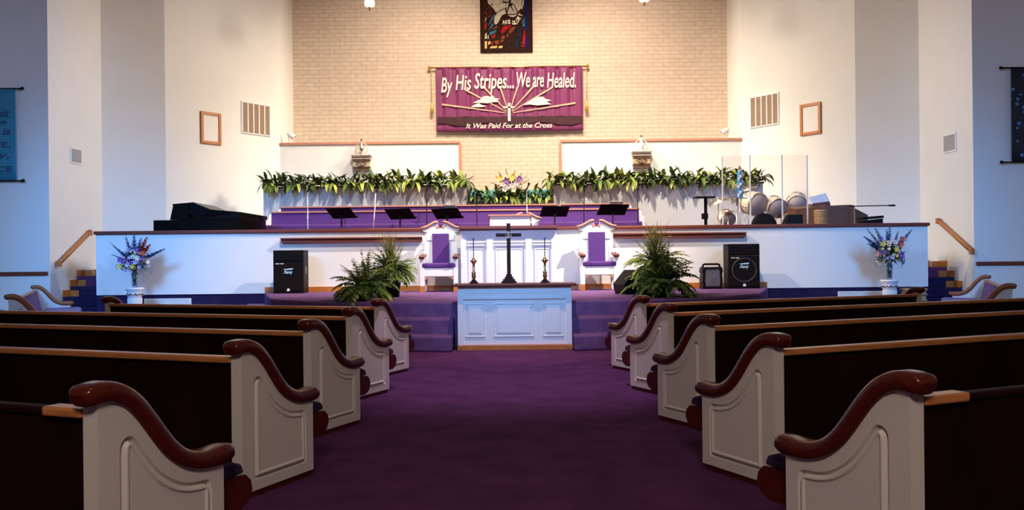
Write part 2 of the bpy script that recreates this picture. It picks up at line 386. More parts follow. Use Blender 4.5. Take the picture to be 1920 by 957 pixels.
# side stairs with stepped skirting
for sg, nm in ((-1, 'left'), (1, 'right')):
    mb = MB(); sk = MB()
    for k in range(5):
        z = 0.16 + 0.21*k; y0 = 18.25 + 0.3*k
        xa = sg*8.32
        y1 = 19.45
        if y0 < y1:
            xw = lambda y: sg*(9.43 - (y-18.4)*0.041 - 0.004) if y > 18.4 else sg*9.42
            pts = [(xa, y0), (xw(y0), y0), (xw(y1), y1), (xa, y1)]
            mb.hexa([(x, y, 0.0 if k == 0 else z-0.21) for x, y in pts], [(x, y, z) for x, y in pts])
        yy0 = y0; yy1 = y0+0.3
        xs = lambda y: sg*(9.43 - (y-18.4)*0.041)
        if yy0 >= 18.4:
            e = 0.025
            sk.hexa([(xs(yy0)-sg*0.001, yy0, z), (xs(yy0)-sg*e, yy0, z), (xs(yy1)-sg*e, yy1, z), (xs(yy1)-sg*0.001, yy1, z)],
                    [(xs(yy0)-sg*0.001, yy0, z+0.14), (xs(yy0)-sg*e, yy0, z+0.14), (xs(yy1)-sg*e, yy1, z+0.14), (xs(yy1)-sg*0.001, yy1, z+0.14)])
            # return face at the foot of each board, across the wall side of the tread
    struct(mb.done('stair_%s' % nm, NAVYC, bevel=0.02))
    # skirting on the stair wall and around the landing
    q = [(sg*9.27, 20.2), (sg*9.19, 20.25)]
    sk.box(*sorted((sg*8.36, sg*9.33)), 20.10, 20.13, STZ, STZ+0.14)
    for k in range(1, 5):
        z = 0.16+0.21*k; y = 18.25+0.3*k
        xw_ = 9.43 - (y-18.4)*0.041
        sk.box(*sorted((sg*(xw_-0.21), sg*(xw_-0.02))), y+0.285, y+0.30, z, z+0.13)
    struct(sk.done('baseboard_%s' % nm, OAK))

# low panel walls in front of the brick, trimmed in wood
YP = 24.0
zt = 4.37
for i, (xa, xb) in enumerate(((-6.14, X(865, YP)), (X(1053, YP), 6.14))):
    struct(MB().box(xa, xb, YP, YP+0.12, STZ, zt).done('wall_panel', PWHITE))
    t = MB().box(xa, xb, YP-0.04, YP+0.15, zt-0.0, zt+0.06)
    xe = xb if i == 0 else xa
    t.box(xe-0.035, xe+0.035, YP-0.03, YP+0.14, STZ, zt)
    struct(t.done('trim_%d' % (6+i), SALMON))
# loft front wall that carries the greenery, notched for the baptistry
YL = 22.3
zl = Zh(700, 352, YL); zn = Zh(960, 376, YL)
xl0, xl1, xn0, xn1 = X(495, YL), X(1432, YL), X(881, YL), X(1037, YL)
struct(MB().box(xl0, xn0, YL, YL+0.3, STZ, zl).box(xn0, xn1, YL, YL+0.3, STZ, zn).box(xn1, xl1, YL, YL+0.3, STZ, zl).done('wall_loft_front', PWHITE))
t = MB().box(xl0-0.02, xn0, YL-0.04, YL+0.3, zl, zl+0.045).box(xn1, xl1+0.02, YL-0.04, YL+0.3, zl, zl+0.045)
t.box(xn0-0.03, xn0+0.03, YL-0.03, YL+0.3, zn-0.05, zl).box(xn1-0.03, xn1+0.03, YL-0.03, YL+0.3, zn-0.05, zl).box(xn0-0.03, xn1+0.03, YL-0.04, YL+0.3, zn-0.045, zn)
struct(t.done('trim_8', CAPWOOD))
tank = tag(MB().box(xn0+0.02, xn1-0.02, YL+0.5, YP-0.2, STZ, Zh(960, 356, YL+0.4)).done('baptistry_tank', TURQ), 'turquoise baptistry tank seen behind the greenery in the centre notch', 'baptistry')

# ------------------------------------------------------------------ pews
def pew_outline():
    """top curve of the arm (s, z) from rear to front tip"""
    c = [(-0.07, 0.842), (-0.03, 0.858), (0.04, 0.864), (0.10, 0.852), (0.16, 0.822), (0.22, 0.770), (0.27, 0.712), (0.32, 0.650), (0.37, 0.595), (0.43, 0.552), (0.50, 0.527), (0.57, 0.520), (0.64, 0.524), (0.70, 0.532)]
    out = []
    for i in range(len(c)-1):
        p0 = c[max(i-1, 0)]; p1 = c[i]; p2 = c[i+1]; p3 = c[min(i+2, len(c)-1)]
        for k in range(3):
            t = k/3
            out.append(tuple(0.5*((2*p1[j]) + (-p0[j]+p2[j])*t + (2*p0[j]-5*p1[j]+4*p2[j]-p3[j])*t*t + (-p0[j]+3*p1[j]-3*p2[j]+p3[j])*t**3) for j in (0, 1)))
    out.append(c[-1]); return out
ARM = pew_outline()
PL = 0.637; PT = 0.07
def offset(poly, d):
    n = len(poly); out = []
    for i in range(n):
        a = Vector(poly[i-1]); b = Vector(poly[i]); c = Vector(poly[(i+1) % n])
        e1 = (b-a).normalized(); e2 = (c-b).normalized()
        n1 = Vector((-e1.y, e1.x)); n2 = Vector((-e2.y, e2.x)); m = (n1+n2)
        if m.length < 1e-6: m = n1
        m.normalize(); k = d/max(0.5, m.dot(n1)); out.append(b+m*k)
    return out
def round_poly(poly, r, n=4):
    """soften the sharp corners of a closed outline"""
    out = []; N = len(poly)
    for i in range(N):
        a = Vector(poly[i-1]); b = Vector(poly[i]); c = Vector(poly[(i+1) % N])
        d1 = (a-b); d2 = (c-b)
        if d1.angle(d2) > 2.4: out.append(tuple(b)); continue
        k = min(r, d1.length*0.45, d2.length*0.45); p = b+d1.normalized()*k; q = b+d2.normalized()*k
        for j in range(n+1):
            t = j/n; out.append(tuple(p*(1-t)**2 + b*2*t*(1-t) + q*t*t))
    return out
def crom(c, n):
    out = []
    for i in range(len(c)-1):
        p0 = c[max(i-1, 0)]; p1 = c[i]; p2 = c[i+1]; p3 = c[min(i+2, len(c)-1)]
        for k in range(n):
            t = k/n; out.append(tuple(0.5*((2*p1[j]) + (-p0[j]+p2[j])*t + (2*p0[j]-5*p1[j]+4*p2[j]-p3[j])*t*t + (-p0[j]+3*p1[j]-3*p2[j]+p3[j])*t**3) for j in (0, 1)))
    out.append(c[-1]); return out
def panel_mb(xin, xout):
    """end panel between local x = xin .. xout, decorated on the xout face"""
    top = [(s, z-0.068) for s, z in ARM if 0.0 <= s <= PL]
    outl = [(0.0, 0.035), (PL, 0.035)] + [(PL, top[-1][1])] + top[::-1] + [(0.0, top[0][1])]
    res = []
    for p in outl:
        if not res or (Vector(p)-Vector(res[-1])).length > 1e-4: res.append(p)
    mb = MB(); sg = 1 if xout > xin else -1
    inner = offset(res, 0.0)
    cc = [(0.566, 0.34), (0.560, 0.385), (0.535, 0.404), (0.45, 0.413), (0.373, 0.437), (0.295, 0.487), (0.227, 0.560), (0.178, 0.626), (0.150, 0.650), (0.120, 0.648), (0.098, 0.620), (0.095, 0.56)]
    core = [(0.095, 0.09), (0.566, 0.09)] + crom(cc, 3)
    core = round_poly(core, 0.03); flat = core
    rings = [(core, 0.0), (offset(core, 0.007), -0.016), (offset(core, 0.016), -0.016), (offset(core, 0.026), 0.007), (offset(core, 0.032), 0.008), (offset(core, 0.042), 0.0)]
    def ring(poly, d): return [mb._v((xout + sg*d, s, z)) for s, z in poly]
    o_v = ring(res, 0.0); i_v = [mb._v((xin, s, z)) for s, z in res]
    n = len(res)
    for k in range(n): mb.face([o_v[k], o_v[(k+1) % n], i_v[(k+1) % n], i_v[k]])
    mb.face(i_v)
    rv = [ring(p, d) for p, d in rings]
    for a, b in zip(rv, rv[1:]):
        for k in range(len(a)): mb.face([a[k], a[(k+1) % len(a)], b[(k+1) % len(a)], b[k]])
    inner_e = [mb.bm.edges.get((rv[-1][k], rv[-1][(k+1) % len(core)])) for k in range(len(core))]
    bmesh.ops.triangle_fill(mb.bm, edges=inner_e, use_beauty=True, use_dissolve=False)
    # face between outline and first ring
    eds = []
    for loop in (o_v, rv[0]):
        for k in range(len(loop)):
            e = mb.bm.edges.get((loop[k], loop[(k+1) % len(loop)])) or mb.bm.edges.new((loop[k], loop[(k+1) % len(loop)]))
            eds.append(e)
    bmesh.ops.triangle_fill(mb.bm, edges=eds, use_beauty=True, use_dissolve=False)
    return mb
def arm_mb(xc, w=0.118, h=0.080):
    prof = []
    for k in range(14):
        a = 2*pi*k/14; ca, sa = cos(a), sin(a)
        prof.append((w/2*math.copysign(abs(ca)**0.5, ca), -h/2 + h/2*math.copysign(abs(sa)**0.6, sa)))
    path = [(xc, s, z) for s, z in ARM]
    mb = MB(); side = Vector((1, 0, 0)); rings = []
    for i, p in enumerate(path):
        d = (Vector(path[min(i+1, len(path)-1)]) - Vector(path[max(i-1, 0)])).normalized()
        nrm = side.cross(d).normalized()
        e = min(i, len(path)-1-i); k = (0.55, 0.82, 0.95, 1.0)[min(e, 3)]
        c = Vector(p) - nrm*h/2
        rings.append([mb._v(c + side*a*k + nrm*(b+h/2)*k) for a, b in prof])
    for a, b in zip(rings, rings[1:]):
        for k in range(14): mb.face([a[k], a[(k+1) % 14], b[(k+1) % 14], b[k]], True)
    mb.face(rings[0][::-1]); mb.face(rings[-1]); return mb

def make_pew(label, loc, rotz, length, sg, rail=None, upholst=False, group='white-ended wooden pews', vis_purple=False):
    """local: y = facing direction, x = 0 at the aisle face of the near end, the pew running to sg*length"""
    t = thing('pew', label, 'pew', loc, rotz, group)
    # the panel origin: loc is at its front bottom corner; shift so that s=0 is the rear
    off = -PL
    def sh(mb): mb.T = Matrix.Identity(4); bmesh.ops.translate(mb.bm, vec=(0, off, 0), verts=mb.bm.verts[:]); return mb
    p = sh(panel_mb(sg*PT, 0.0)).done('end_panel', PEWWHITE, t)
    sh(arm_mb(sg*PT/2)).done('armrest', CHERRY if not vis_purple else SIDEARM, t)
    p2 = sh(panel_mb(sg*(length-PT), sg*length)).done('end_panel', PEWWHITE, t)
    sh(arm_mb(sg*(length-PT/2))).done('armrest', CHERRY if not vis_purple else SIDEARM, t)
    a, b = sorted((sg*(PT+0.001), sg*(length-PT-0.001)))
    back = MB(); back.hexa([(a, 0.10, 0.06), (b, 0.10, 0.06), (b, 0.155, 0.30), (a, 0.155, 0.30)], [(a, 0.015, 0.735), (b, 0.015, 0.735), (b, 0.055, 0.735), (a, 0.055, 0.735)])
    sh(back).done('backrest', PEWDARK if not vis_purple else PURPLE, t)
    ra, rb = a, b
    if rail: ra, rb = sorted((sg*(PT+0.001), sg*(PT+rail)))
    r = MB().box(ra, rb, -0.012, 0.068, 0.7355, 0.770)
    sh(r).done('top_rail', OAKRAIL, t, bevel=0.008)
    if rail:
        ra, rb = sorted((sg*(PT+rail+0.001), sg*(length-PT-0.001)))
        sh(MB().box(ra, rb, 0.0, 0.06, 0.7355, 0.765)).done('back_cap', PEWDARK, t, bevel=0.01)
    # seat board with a rounded front edge
    prof = [(0.13, 0.30), (0.13, 0.25), (0.75, 0.20), (0.83, 0.20), (0.88, 0.225), (0.905, 0.27), (0.895, 0.315), (0.86, 0.345), (0.80, 0.35), (0.6, 0.34)]
    sh(MB().prism(prof, lambda u, v, d: (d, u, v), a, b)).done('seat', CHERRY, t)
    prof = [(0.14, 0.30), (0.16, 0.365), (0.22, 0.40), (0.78, 0.415), (0.84, 0.395), (0.855, 0.352), (0.80, 0.351), (0.6, 0.341)]
    sh(MB().prism(prof[::-1], lambda u, v, d: (d, u, v), a, b)).done('seat_cushion', CUSHION if not vis_purple else PURPLE, t, bevel=0.012)
    for xx in (sg*0.01, sg*(length-0.07)):
        sh(MB().box(*sorted((xx, xx+sg*0.06)), 0.02, PL-0.02, 0.0, 0.035)).done('plinth', CHERRY, t)
    n = max(1, int(length/1.6))
    for k in range(1, n):
        xx = sg*length*k/n; sh(MB().box(xx-0.025, xx+0.025, 0.16, 0.62, 0.0, 0.24)).done('support', CHERRY, t)
    return t
AL, AR = 0.3983, 0.4364
rows = ('nearest the camera, first row', 'second row from the camera', 'middle row of five', 'fourth row from the camera', 'front row nearest the stage steps')
lenL = (4.6, 5.2, 5.2, 5.5, 4.0); lenR = (4.6, 5.2, 5.3, 5.7, 4.3)
for i in range(5):
    make_pew('long wooden pew left of the aisle, ' + rows[i], (-1.20, 3.725+1.6677*i, 0), -AL, lenL[i], -1, 0.19 if i == 0 else None)
    make_pew('long wooden pew right of the aisle, ' + rows[i], (1.14, 3.786+1.6677*i, 0), AR, lenR[i], 1, 0.23 if i == 0 else None)
# side section pews by the transept walls
sf = Vector((0.91, 0.42)).normalized()
ps = Vector((-7.04, 12.6)) + sf*PL
make_pew('purple-upholstered side pew with oak arms by the left stairs', (ps.x, ps.y, 0), atan2(-sf.x, sf.y), 5.73, -1, None, group='side section pews', vis_purple=True)
ps2 = ps - sf*1.34 + Vector((-0.42, 0.91))*0.35
make_pew('side pew behind the purple one, cut off by left edge of picture', (ps2.x, ps2.y, 0), atan2(-sf.x, sf.y), 5.2, -1, None, group='side section pews', vis_purple=True)
make_pew('purple-upholstered side pew with oak arms by the right stairs', (-ps.x, ps.y+0.1, 0), -atan2(-sf.x, sf.y), 5.73, 1, None, group='side section pews', vis_purple=True)

# ------------------------------------------------------------------ communion table
def raised_panel(mb, x0, x1, z0, z1, y):
    """raised and fielded panel proud of y, facing -y"""
    def r(i, d): return [mb._v(p) for p in ((x0+i, y+d, z0+i), (x1-i, y+d, z0+i), (x1-i, y+d, z1-i), (x0+i, y+d, z1-i))]
    R = [r(0, 0.002), r(0, -0.012), r(0.014, -0.014), r(0.022, -0.002), r(0.030, -0.002), r(0.062, -0.016)]
    for a, b in zip(R, R[1:]):
        for k in range(4): mb.face([a[k], a[(k+1) % 4], b[(k+1) % 4], b[k]])
    mb.face(R[-1]); mb.face(R[0][::-1])
YT = 12.62
tb = thing('communion_table', 'white panelled communion table with wooden top at end of aisle', 'table', (0.03, YT, 0))
TX = 0.795; TD = 0.46
MB().box(-TX, TX, 0.03, TD, 0.075, 0.72).box(-TX, TX, 0.015, TD, 0.72, 0.895).box(-TX-0.005, -TX+0.075, 0.0, TD, 0.075, 0.79).box(TX-0.075, TX+0.005, 0.0, TD, 0.075, 0.79).done('body', PWHITE, tb, bevel=0.004)
MB().box(-0.865, 0.865, -0.07, TD+0.02, 0.895, 0.935).done('tabletop', CAPWOOD, tb, bevel=0.014)
MB().box(-TX-0.012, TX+0.012, -0.012, TD, 0.0, 0.074).done('base_trim', OAK, tb, bevel=0.006)
for (a, b) in ((-0.70, -0.42), (-0.30, 0.27), (0.39, 0.69)):
    m_ = MB(); raised_panel(m_, a, b, 0.185, 0.66, 0.03); m_.done('panel', PWHITE, tb)
m_ = MB().box(-TX+0.08, TX-0.08, 0.005, 0.03, 0.715, 0.735)
for k in range(58):
    x = -TX+0.085+k*0.02475; m_.box(x, x+0.013, 0.0, 0.02, 0.735, 0.752)
m_.done('dentil_moulding', PWHITE, tb)
m_ = MB(); text_into(m_, 'DO THIS IN REMEMBRANCE OF ME', -0.62, 0.62, 0.80, 0.055, 0.008, depth=0.008)
m_.done('carved_lettering', PWHITE, tb)

# cross on the table
cz = 0.935
cx, cy = 0.0, 0.0
YC = YT+0.2
c0 = thing('altar_cross', 'dark standing cross on stepped base at centre of communion table', 'cross', (X(954, YC), YC, cz))
m_ = MB()
for k, (hw, z0, z1) in enumerate(((0.108, 0, 0.03), (0.085, 0.03, 0.06), (0.06, 0.06, 0.092), (0.042, 0.092, 0.125))): m_.box(-hw, hw, -hw*0.8, hw*0.8, z0, z1)
m_.done('stepped_base', BRONZE, c0, bevel=0.004)
zc = Zh(953, 441, YC)-cz; zt_ = Zh(953, 419, YC)-cz
MB().box(-0.027, 0.027, -0.015, 0.015, 0.125, zt_).done('upright', BRONZE, c0, bevel=0.003)
MB().box(-0.18, -0.0275, -0.014, 0.014, zc-0.024, zc+0.024).box(0.0275, 0.18, -0.014, 0.014, zc-0.024, zc+0.024).done('crossbar', BRONZE, c0, bevel=0.003)
m_ = MB(); m_.tube([(0.042*cos(2*pi*k/20), -0.022, zc+0.042*sin(2*pi*k/20)) for k in range(21)], 0.007, 6)
m_.tube([(0.020*cos(2*pi*k/16), -0.023, zc+0.020*sin(2*pi*k/16)) for k in range(17)], 0.004, 6)
for k in range(4):
    a_ = pi/4+k*pi/2; m_.ball((0.030*cos(a_), -0.022, zc+0.030*sin(a_)), 0.009, 8, 5)
m_.ball((0, -0.022, zc), 0.010, 8, 5)
m_.done('medallion', CHROME, c0)
# candlesticks
def candlestick(px, label):
    t = thing('candlestick', label, 'candlestick', (X(px, YC), YC, cz), 0, 'brass candlesticks on the table')
    MB().box(-0.065, 0.065, -0.05, 0.05, 0, 0.015).box(-0.05, 0.05, -0.04, 0.04, 0.015, 0.032).lathe([(0.036, 0.032), (0.03, 0.05), (0.018, 0.06)]).done('foot', BRONZE, t)
    MB().lathe([(0.018, 0.061), (0.026, 0.08), (0.032, 0.11), (0.022, 0.13), (0.034, 0.15), (0.016, 0.17), (0.017, 0.25), (0.015, 0.27), (0.022, 0.28), (0.03, 0.30), (0.052, 0.318), (0.05, 0.328), (0.02, 0.33), (0.024, 0.345), (0.022, 0.362), (0.010, 0.364)]).done('stem', BRASS, t)
    MB().lathe([(0.0065, 0.364), (0.0065, 0.62), (0.012, 0.622), (0.012, 0.645), (0.004, 0.648)]).done('candle', GREYP, t)
    return t
candlestick(888, 'tall brass candlestick left of the dark cross on the table')
candlestick(1021.5, 'tall brass candlestick right of the dark cross on the table')

# ------------------------------------------------------------------ pulpit
YPu = 17.2
pu = thing('pulpit', 'wide white panelled pulpit with wooden ledge behind the communion table', 'pulpit', (X(954, YPu), YPu, PLZ))
ph = 1.91-PLZ; hw = 0.915
MB().box(-hw, hw, 0.03, 0.72, 0, 0.93).box(-hw, hw, 0.0, 0.72, 0.93, ph-0.06).done('body', PWHITE, pu, bevel=0.004)
MB().box(-hw-0.03, hw+0.03, -0.085, 0.735, ph-0.06, ph).box(-hw-0.01, hw+0.01, -0.035, 0.735, ph-0.085, ph-0.061).done('ledge', CAPWOOD, pu, bevel=0.008)
for a, b in ((-hw, -hw+0.10), (-0.42, -0.30), (0.32, 0.44), (hw-0.10, hw)): MB().box(a, b, -0.02, 0.03, 0, 0.99).done('pilaster', PWHITE, pu, bevel=0.004)
for a, b in ((-0.77, -0.47), (-0.25, 0.27), (0.49, 0.77)):
    m_ = MB(); raised_panel(m_, a, b, 0.10, 0.82, 0.03); m_.done('panel', PWHITE, pu)
m_ = MB()
for a, b in ((-0.83, -0.43), (-0.29, 0.31), (0.45, 0.83)):
    m_.box(a, b, 0.0, 0.03, 0.875, 0.89)
    k = a+0.005
    while k < b-0.015: m_.box(k, k+0.012, 0.0, 0.03, 0.89, 0.905); k += 0.024
m_.done('dentil_moulding', PWHITE, pu)
# reading desk on the pulpit
rd = thing('reading_desk', 'white slanted reading desk standing on the pulpit ledge', 'lectern', (X(957, 17.5), 17.46, 1.911))
MB().hexa([(-0.39, 0, 0), (0.39, 0, 0), (0.39, 0.36, 0), (-0.39, 0.36, 0)], [(-0.39, 0, 0.19), (0.39, 0, 0.19), (0.39, 0.36, 0.10), (-0.39, 0.36, 0.10)]).done('box', PWHITE, rd)
MB().hexa([(-0.42, -0.03, 0.198), (0.42, -0.03, 0.198), (0.42, 0.38, 0.10), (-0.42, 0.38, 0.10)], [(-0.42, -0.03, 0.228), (0.42, -0.03, 0.228), (0.42, 0.38, 0.13), (-0.42, 0.38, 0.13)]).done('slanted_top', SALMON, rd, bevel=0.005)

# ------------------------------------------------------------------ throne chairs
def throne(label, loc, rotz=0.0):
    t = thing('throne_chair', label, 'chair', loc, rotz, 'white pulpit chairs')
    W = 0.32
    # front faces -y
    for sx in (-1, 1):
        m_ = MB().box(sx*W-0.045, sx*W+0.045, -0.30, -0.21, 0.115, 0.655); m_.done('front_leg', PWHITE, t, bevel=0.006)
        MB().box(sx*W-0.047, sx*W+0.047, -0.302, -0.208, 0.0, 0.114).done('foot', OAK, t, bevel=0.004)
        MB().hexa([(sx*W-0.04, 0.17, 0.0), (sx*W+0.04, 0.17, 0.0), (sx*W+0.04, 0.25, 0.0), (sx*W-0.04, 0.25, 0.0)], [(sx*(W-0.06)-0.05, 0.22, 1.17), (sx*(W-0.06)+0.05, 0.22, 1.17), (sx*(W-0.06)+0.05, 0.29, 1.17), (sx*(W-0.06)-0.05, 0.29, 1.17)]).done('back_post', PWHITE, t, bevel=0.005)
        MB().sweep([(sx*W, -0.37, 0.66), (sx*W, -0.33, 0.685), (sx*W, -0.20, 0.69), (sx*W, 0.0, 0.70), (sx*W, 0.16, 0.72)], [(-0.05, -0.03), (0.05, -0.03), (0.055, 0.0), (0.045, 0.014), (-0.045, 0.014), (-0.055, 0.0)]).done('arm', CAPWOOD, t)
    MB().box(-W+0.046, W-0.046, -0.29, -0.25, 0.30, 0.46).box(-W-0.02, -W+0.02, -0.209, 0.169, 0.30, 0.46).box(W-0.02, W+0.02, -0.209, 0.169, 0.30, 0.46).done('apron', PWHITE, t, bevel=0.004)
    ap = [(-0.295, 0.30)] + [(-0.24+0.48*k/10, 0.32+0.0*k) for k in range(0)] + [(-0.25, 0.235), (-0.22, 0.275), (-0.15, 0.295), (0.15, 0.295), (0.22, 0.275), (0.25, 0.235), (0.295, 0.235), (0.295, 0.30)]
    ap = [(-0.274, 0.299), (-0.274, 0.235), (-0.25, 0.235), (-0.22, 0.272), (-0.15, 0.290), (0.15, 0.290), (0.22, 0.272), (0.25, 0.235), (0.274, 0.235), (0.274, 0.299)]
    MB().prism(ap, lambda u, v, d: (u, d, v), -0.285, -0.255).done('scalloped_rail', SALMON, t)
    MB().box(-0.325, 0.325, -0.31, 0.16, 0.462, 0.555).done('seat_cushion', PURPLE, t, bevel=0.025)
    # back with broken pediment
    L = [(0.33, 1.165), (0.36, 1.19), (0.36, 1.225), (0.30, 1.235), (0.22, 1.27), (0.15, 1.315), (0.09, 1.335), (0.055, 1.325), (0.05, 1.27)]
    outl = [(0.0, 1.0)] + [(0.27, 1.0), (0.27, 1.165)] + L + [(0.03, 1.235), (-0.03, 1.235)] + [(-x, z) for x, z in L[::-1]] + [(-0.27, 1.165), (-0.27, 1.0)]
    MB().box(-0.235, 0.235, 0.215, 0.25, 0.47, 1.0).prism(outl, lambda u, v, d: (u, d, v), 0.20, 0.26).done('backboard', PWHITE, t)
    for sx in (-1, 1):
        path = [(sx*x, 0.22, z+0.012) for x, z in ((0.385, 1.225), (0.30, 1.245), (0.22, 1.28), (0.15, 1.325), (0.09, 1.347), (0.05, 1.34))]
        MB().sweep(path, [(-0.05, -0.024), (0.05, -0.024), (0.055, 0.010), (0.045, 0.024), (-0.045, 0.024), (-0.055, 0.010)], side=(0, 1, 0)).done('scroll_cap', SALMON, t)
        MB().lathe([(0.0, -0.02), (0.028, -0.018), (0.03, 0.0), (0.028, 0.005)], (sx*0.055, 0.195, 1.262), 14, Matrix.Rotation(pi/2, 4, 'X')).done('rosette', SALMON, t)
    MB().box(-0.165, 0.165, 0.175, 0.214, 0.545, 1.13).done('back_pad', PURPLE, t, bevel=0.012)
    return t
yc = 17.48
th = throne('white throne chair with purple pads left of the pulpit', (X(827, yc)-0.02, yc, PLZ))
dup(th, (X(1120, yc)+0.01, yc, PLZ), 0.0, 'white throne chair with purple pads right of the pulpit')
y3 = 19.0
t3 = dup(th, (X(985, y3), y3, STZ), 0.0, 'white throne chair mostly hidden behind the pulpit reading desk')
t3.scale = (0.92, 0.92, 0.92)

# ------------------------------------------------------------------ loudspeakers
def peavey(label, loc, w, h, d=0.42, ring=False, name='loudspeaker'):
    t = thing(name, label, 'loudspeaker', loc, 0, 'black loudspeakers on the platform')
    MB().box(-w/2, w/2, 0, d, 0.0, h).done('cabinet', BLACK, t, bevel=0.012)
    gr_ = MB().box(-w/2+0.025, w/2-0.025, -0.014, 0.0, 0.05, h*0.70).done('grille', GRILLE, t, bevel=0.006)
    m_ = MB().hexa([(-w/2+0.04, -0.012, h*0.76), (w/2-0.04, -0.012, h*0.76), (w/2-0.04, 0.0, h*0.76), (-w/2+0.04, 0.0, h*0.76)], [(-w/2+0.04, -0.012, h-0.04), (w/2-0.04, -0.012, h-0.04), (w/2-0.04, 0.0, h-0.04), (-w/2+0.04, 0.0, h-0.04)])
    m_.done('horn', BLACK, t, bevel=0.008)
    m_ = MB(); text_into(m_, 'Peavey', -0.085, 0.085, h*0.46, 0.06, -0.018, shear=0.45, bold=0.02, depth=0.004)
    m_.prism([(-0.10, h*0.46+0.085), (0.10, h*0.46+0.105), (0.075, h*0.46+0.072), (-0.05, h*0.46+0.070)], lambda u, v, dd: (u, dd, v), -0.018, -0.0142)
    m_.done('logo', LOGO, gr_)
    m_ = MB().box(-w/2+0.05, -w/2+0.12, -0.0165, -0.0142, h*0.715-0.03, h*0.715-0.014).box(-w/2+0.135, -w/2+0.205, -0.0165, -0.0142, h*0.715-0.03, h*0.715-0.014)
    m_.prism([(-0.032, 0.045), (0.032, 0.045), (0.0+0.02, 0.095), (-0.02, 0.095)], lambda u, v, dd: (u, dd, v), -0.019, -0.0142)
    m_.done('badge', PAPER, gr_)
    m_ = MB()
    m_.box(w/2, w/2+0.012, 0.10, 0.22, h*0.45, h*0.62)
    m_.done('side_handle', GREYP, t)
    if ring:
        m_ = MB(); m_.tube([(0.23*cos(2*pi*k/32), -0.014, h*0.42+0.225*sin(2*pi*k/32)) for k in range(33)], 0.007, 6); m_.done('speaker_ring', GREYP, gr_)
        MB().box(-w/2+0.06, w/2-0.03, -0.016, -0.001, h*0.725, h*0.735).done('trim_strip', BRASS, t)
    return t
ys = 17.32
peavey('large black loudspeaker at left end of the platform', (X(540.5, ys), ys, PLZ), X(569, ys)-X(512, ys), 0.83)
peavey('large black loudspeaker with ring on its grille at right end of platform', (X(1395, ys), ys, PLZ), X(1425, ys)-X(1366, ys), 0.86, ring=True)
ysm = 17.35
t = thing('portable_speaker', 'small black portable speaker with carry handle beside the right loudspeaker', 'loudspeaker', (X(1336, ysm), ysm, PLZ))
MB().prism([(-0.205, 0.0), (0.205, 0.0), (0.19, 0.10), (0.20, 0.13), (0.185, 0.30), (0.205, 0.33), (0.185, 0.42), (-0.185, 0.42), (-0.205, 0.33), (-0.185, 0.30), (-0.20, 0.13), (-0.19, 0.10)], lambda u, v, d: (u, d, v), 0, 0.30).done('cabinet', BLACK, t, bevel=0.012)
MB().tube([(-0.17, 0.12, 0.41), (-0.155, 0.12, 0.465), (-0.13, 0.12, 0.475), (0.13, 0.12, 0.475), (0.155, 0.12, 0.465), (0.17, 0.12, 0.41)], 0.02, 8).done('handle', BLACK, t)
m_ = MB().prism([(-0.13, 0.06), (0.13, 0.06), (0.145, 0.15), (0.13, 0.36), (-0.13, 0.36), (-0.145, 0.15)], lambda u, v, d: (u, d, v), -0.012, 0.001); m_.done('grille', GREYP, t, bevel=0.005)
MB().box(-0.13, 0.13, -0.016, -0.0, 0.365, 0.378).box(-0.14, 0.14, -0.016, 0.0, 0.045, 0.055).prism([(-0.06, 0.10), (-0.04, 0.13), (0.04, 0.13), (0.06, 0.10), (0.04, 0.118), (-0.04, 0.118)], lambda u, v, d: (u, d, v), -0.017, -0.0125).box(-0.05, 0.04, -0.0165, -0.0125, 0.175, 0.182).done('chrome_accents', CHROME, t)
ywd = 15.35
t = thing('floor_monitor', 'black wedge floor monitor beside the right-hand fern', 'loudspeaker', (X(1184, ywd), ywd, PLZ), radians(18))
MB().prism([(-0.20, 0.0), (-0.24, 0.17), (-0.03, 0.41), (0.20, 0.41), (0.28, 0.0)], lambda u, v, d: (u, d, v), -0.2, 0.25).done('cabinet', BLACK, t, bevel=0.012)
m_ = MB().box(-0.15, 0.20, -0.222, -0.201, 0.04, 0.06).box(-0.05, 0.16, -0.225, -0.201, 0.12, 0.30); m_.done('grille', GRILLE, t, bevel=0.004)

# ------------------------------------------------------------------ plants
def frond(mb, p, az, L, rise, droop, wid, n=16):
    p = Vector(p); h = Vector((cos(az), sin(az), 0)); d = (h*cos(rise)+Vector((0, 0, 1))*sin(rise)).normalized()
    a = Vector((-sin(az), cos(az), 0)); pts = [p.copy()]; dirs = [d.copy()]; cur = p.copy()
    for i in range(n):
        d = (d - Vector((0, 0, 1))*droop/n).normalized(); cur = cur+d*L/n; pts.append(cur.copy()); dirs.append(d.copy())
    mb.tube(pts, [0.006*(1-0.7*i/n) for i in range(n+1)], 4, False)
    for i in range(2, n+1):
        t = i/n; w_ = wid*(sin(pi*min(1, 0.12+t*0.84))**0.7)*random.uniform(0.85, 1.15)
        for sg in (-1, 1):
            mb.leaf(pts[i], a*sg+dirs[i]*0.6+Vector((0, 0, random.uniform(-0.25, 0.35))), w_, L/n*1.15, 0.5, 2)
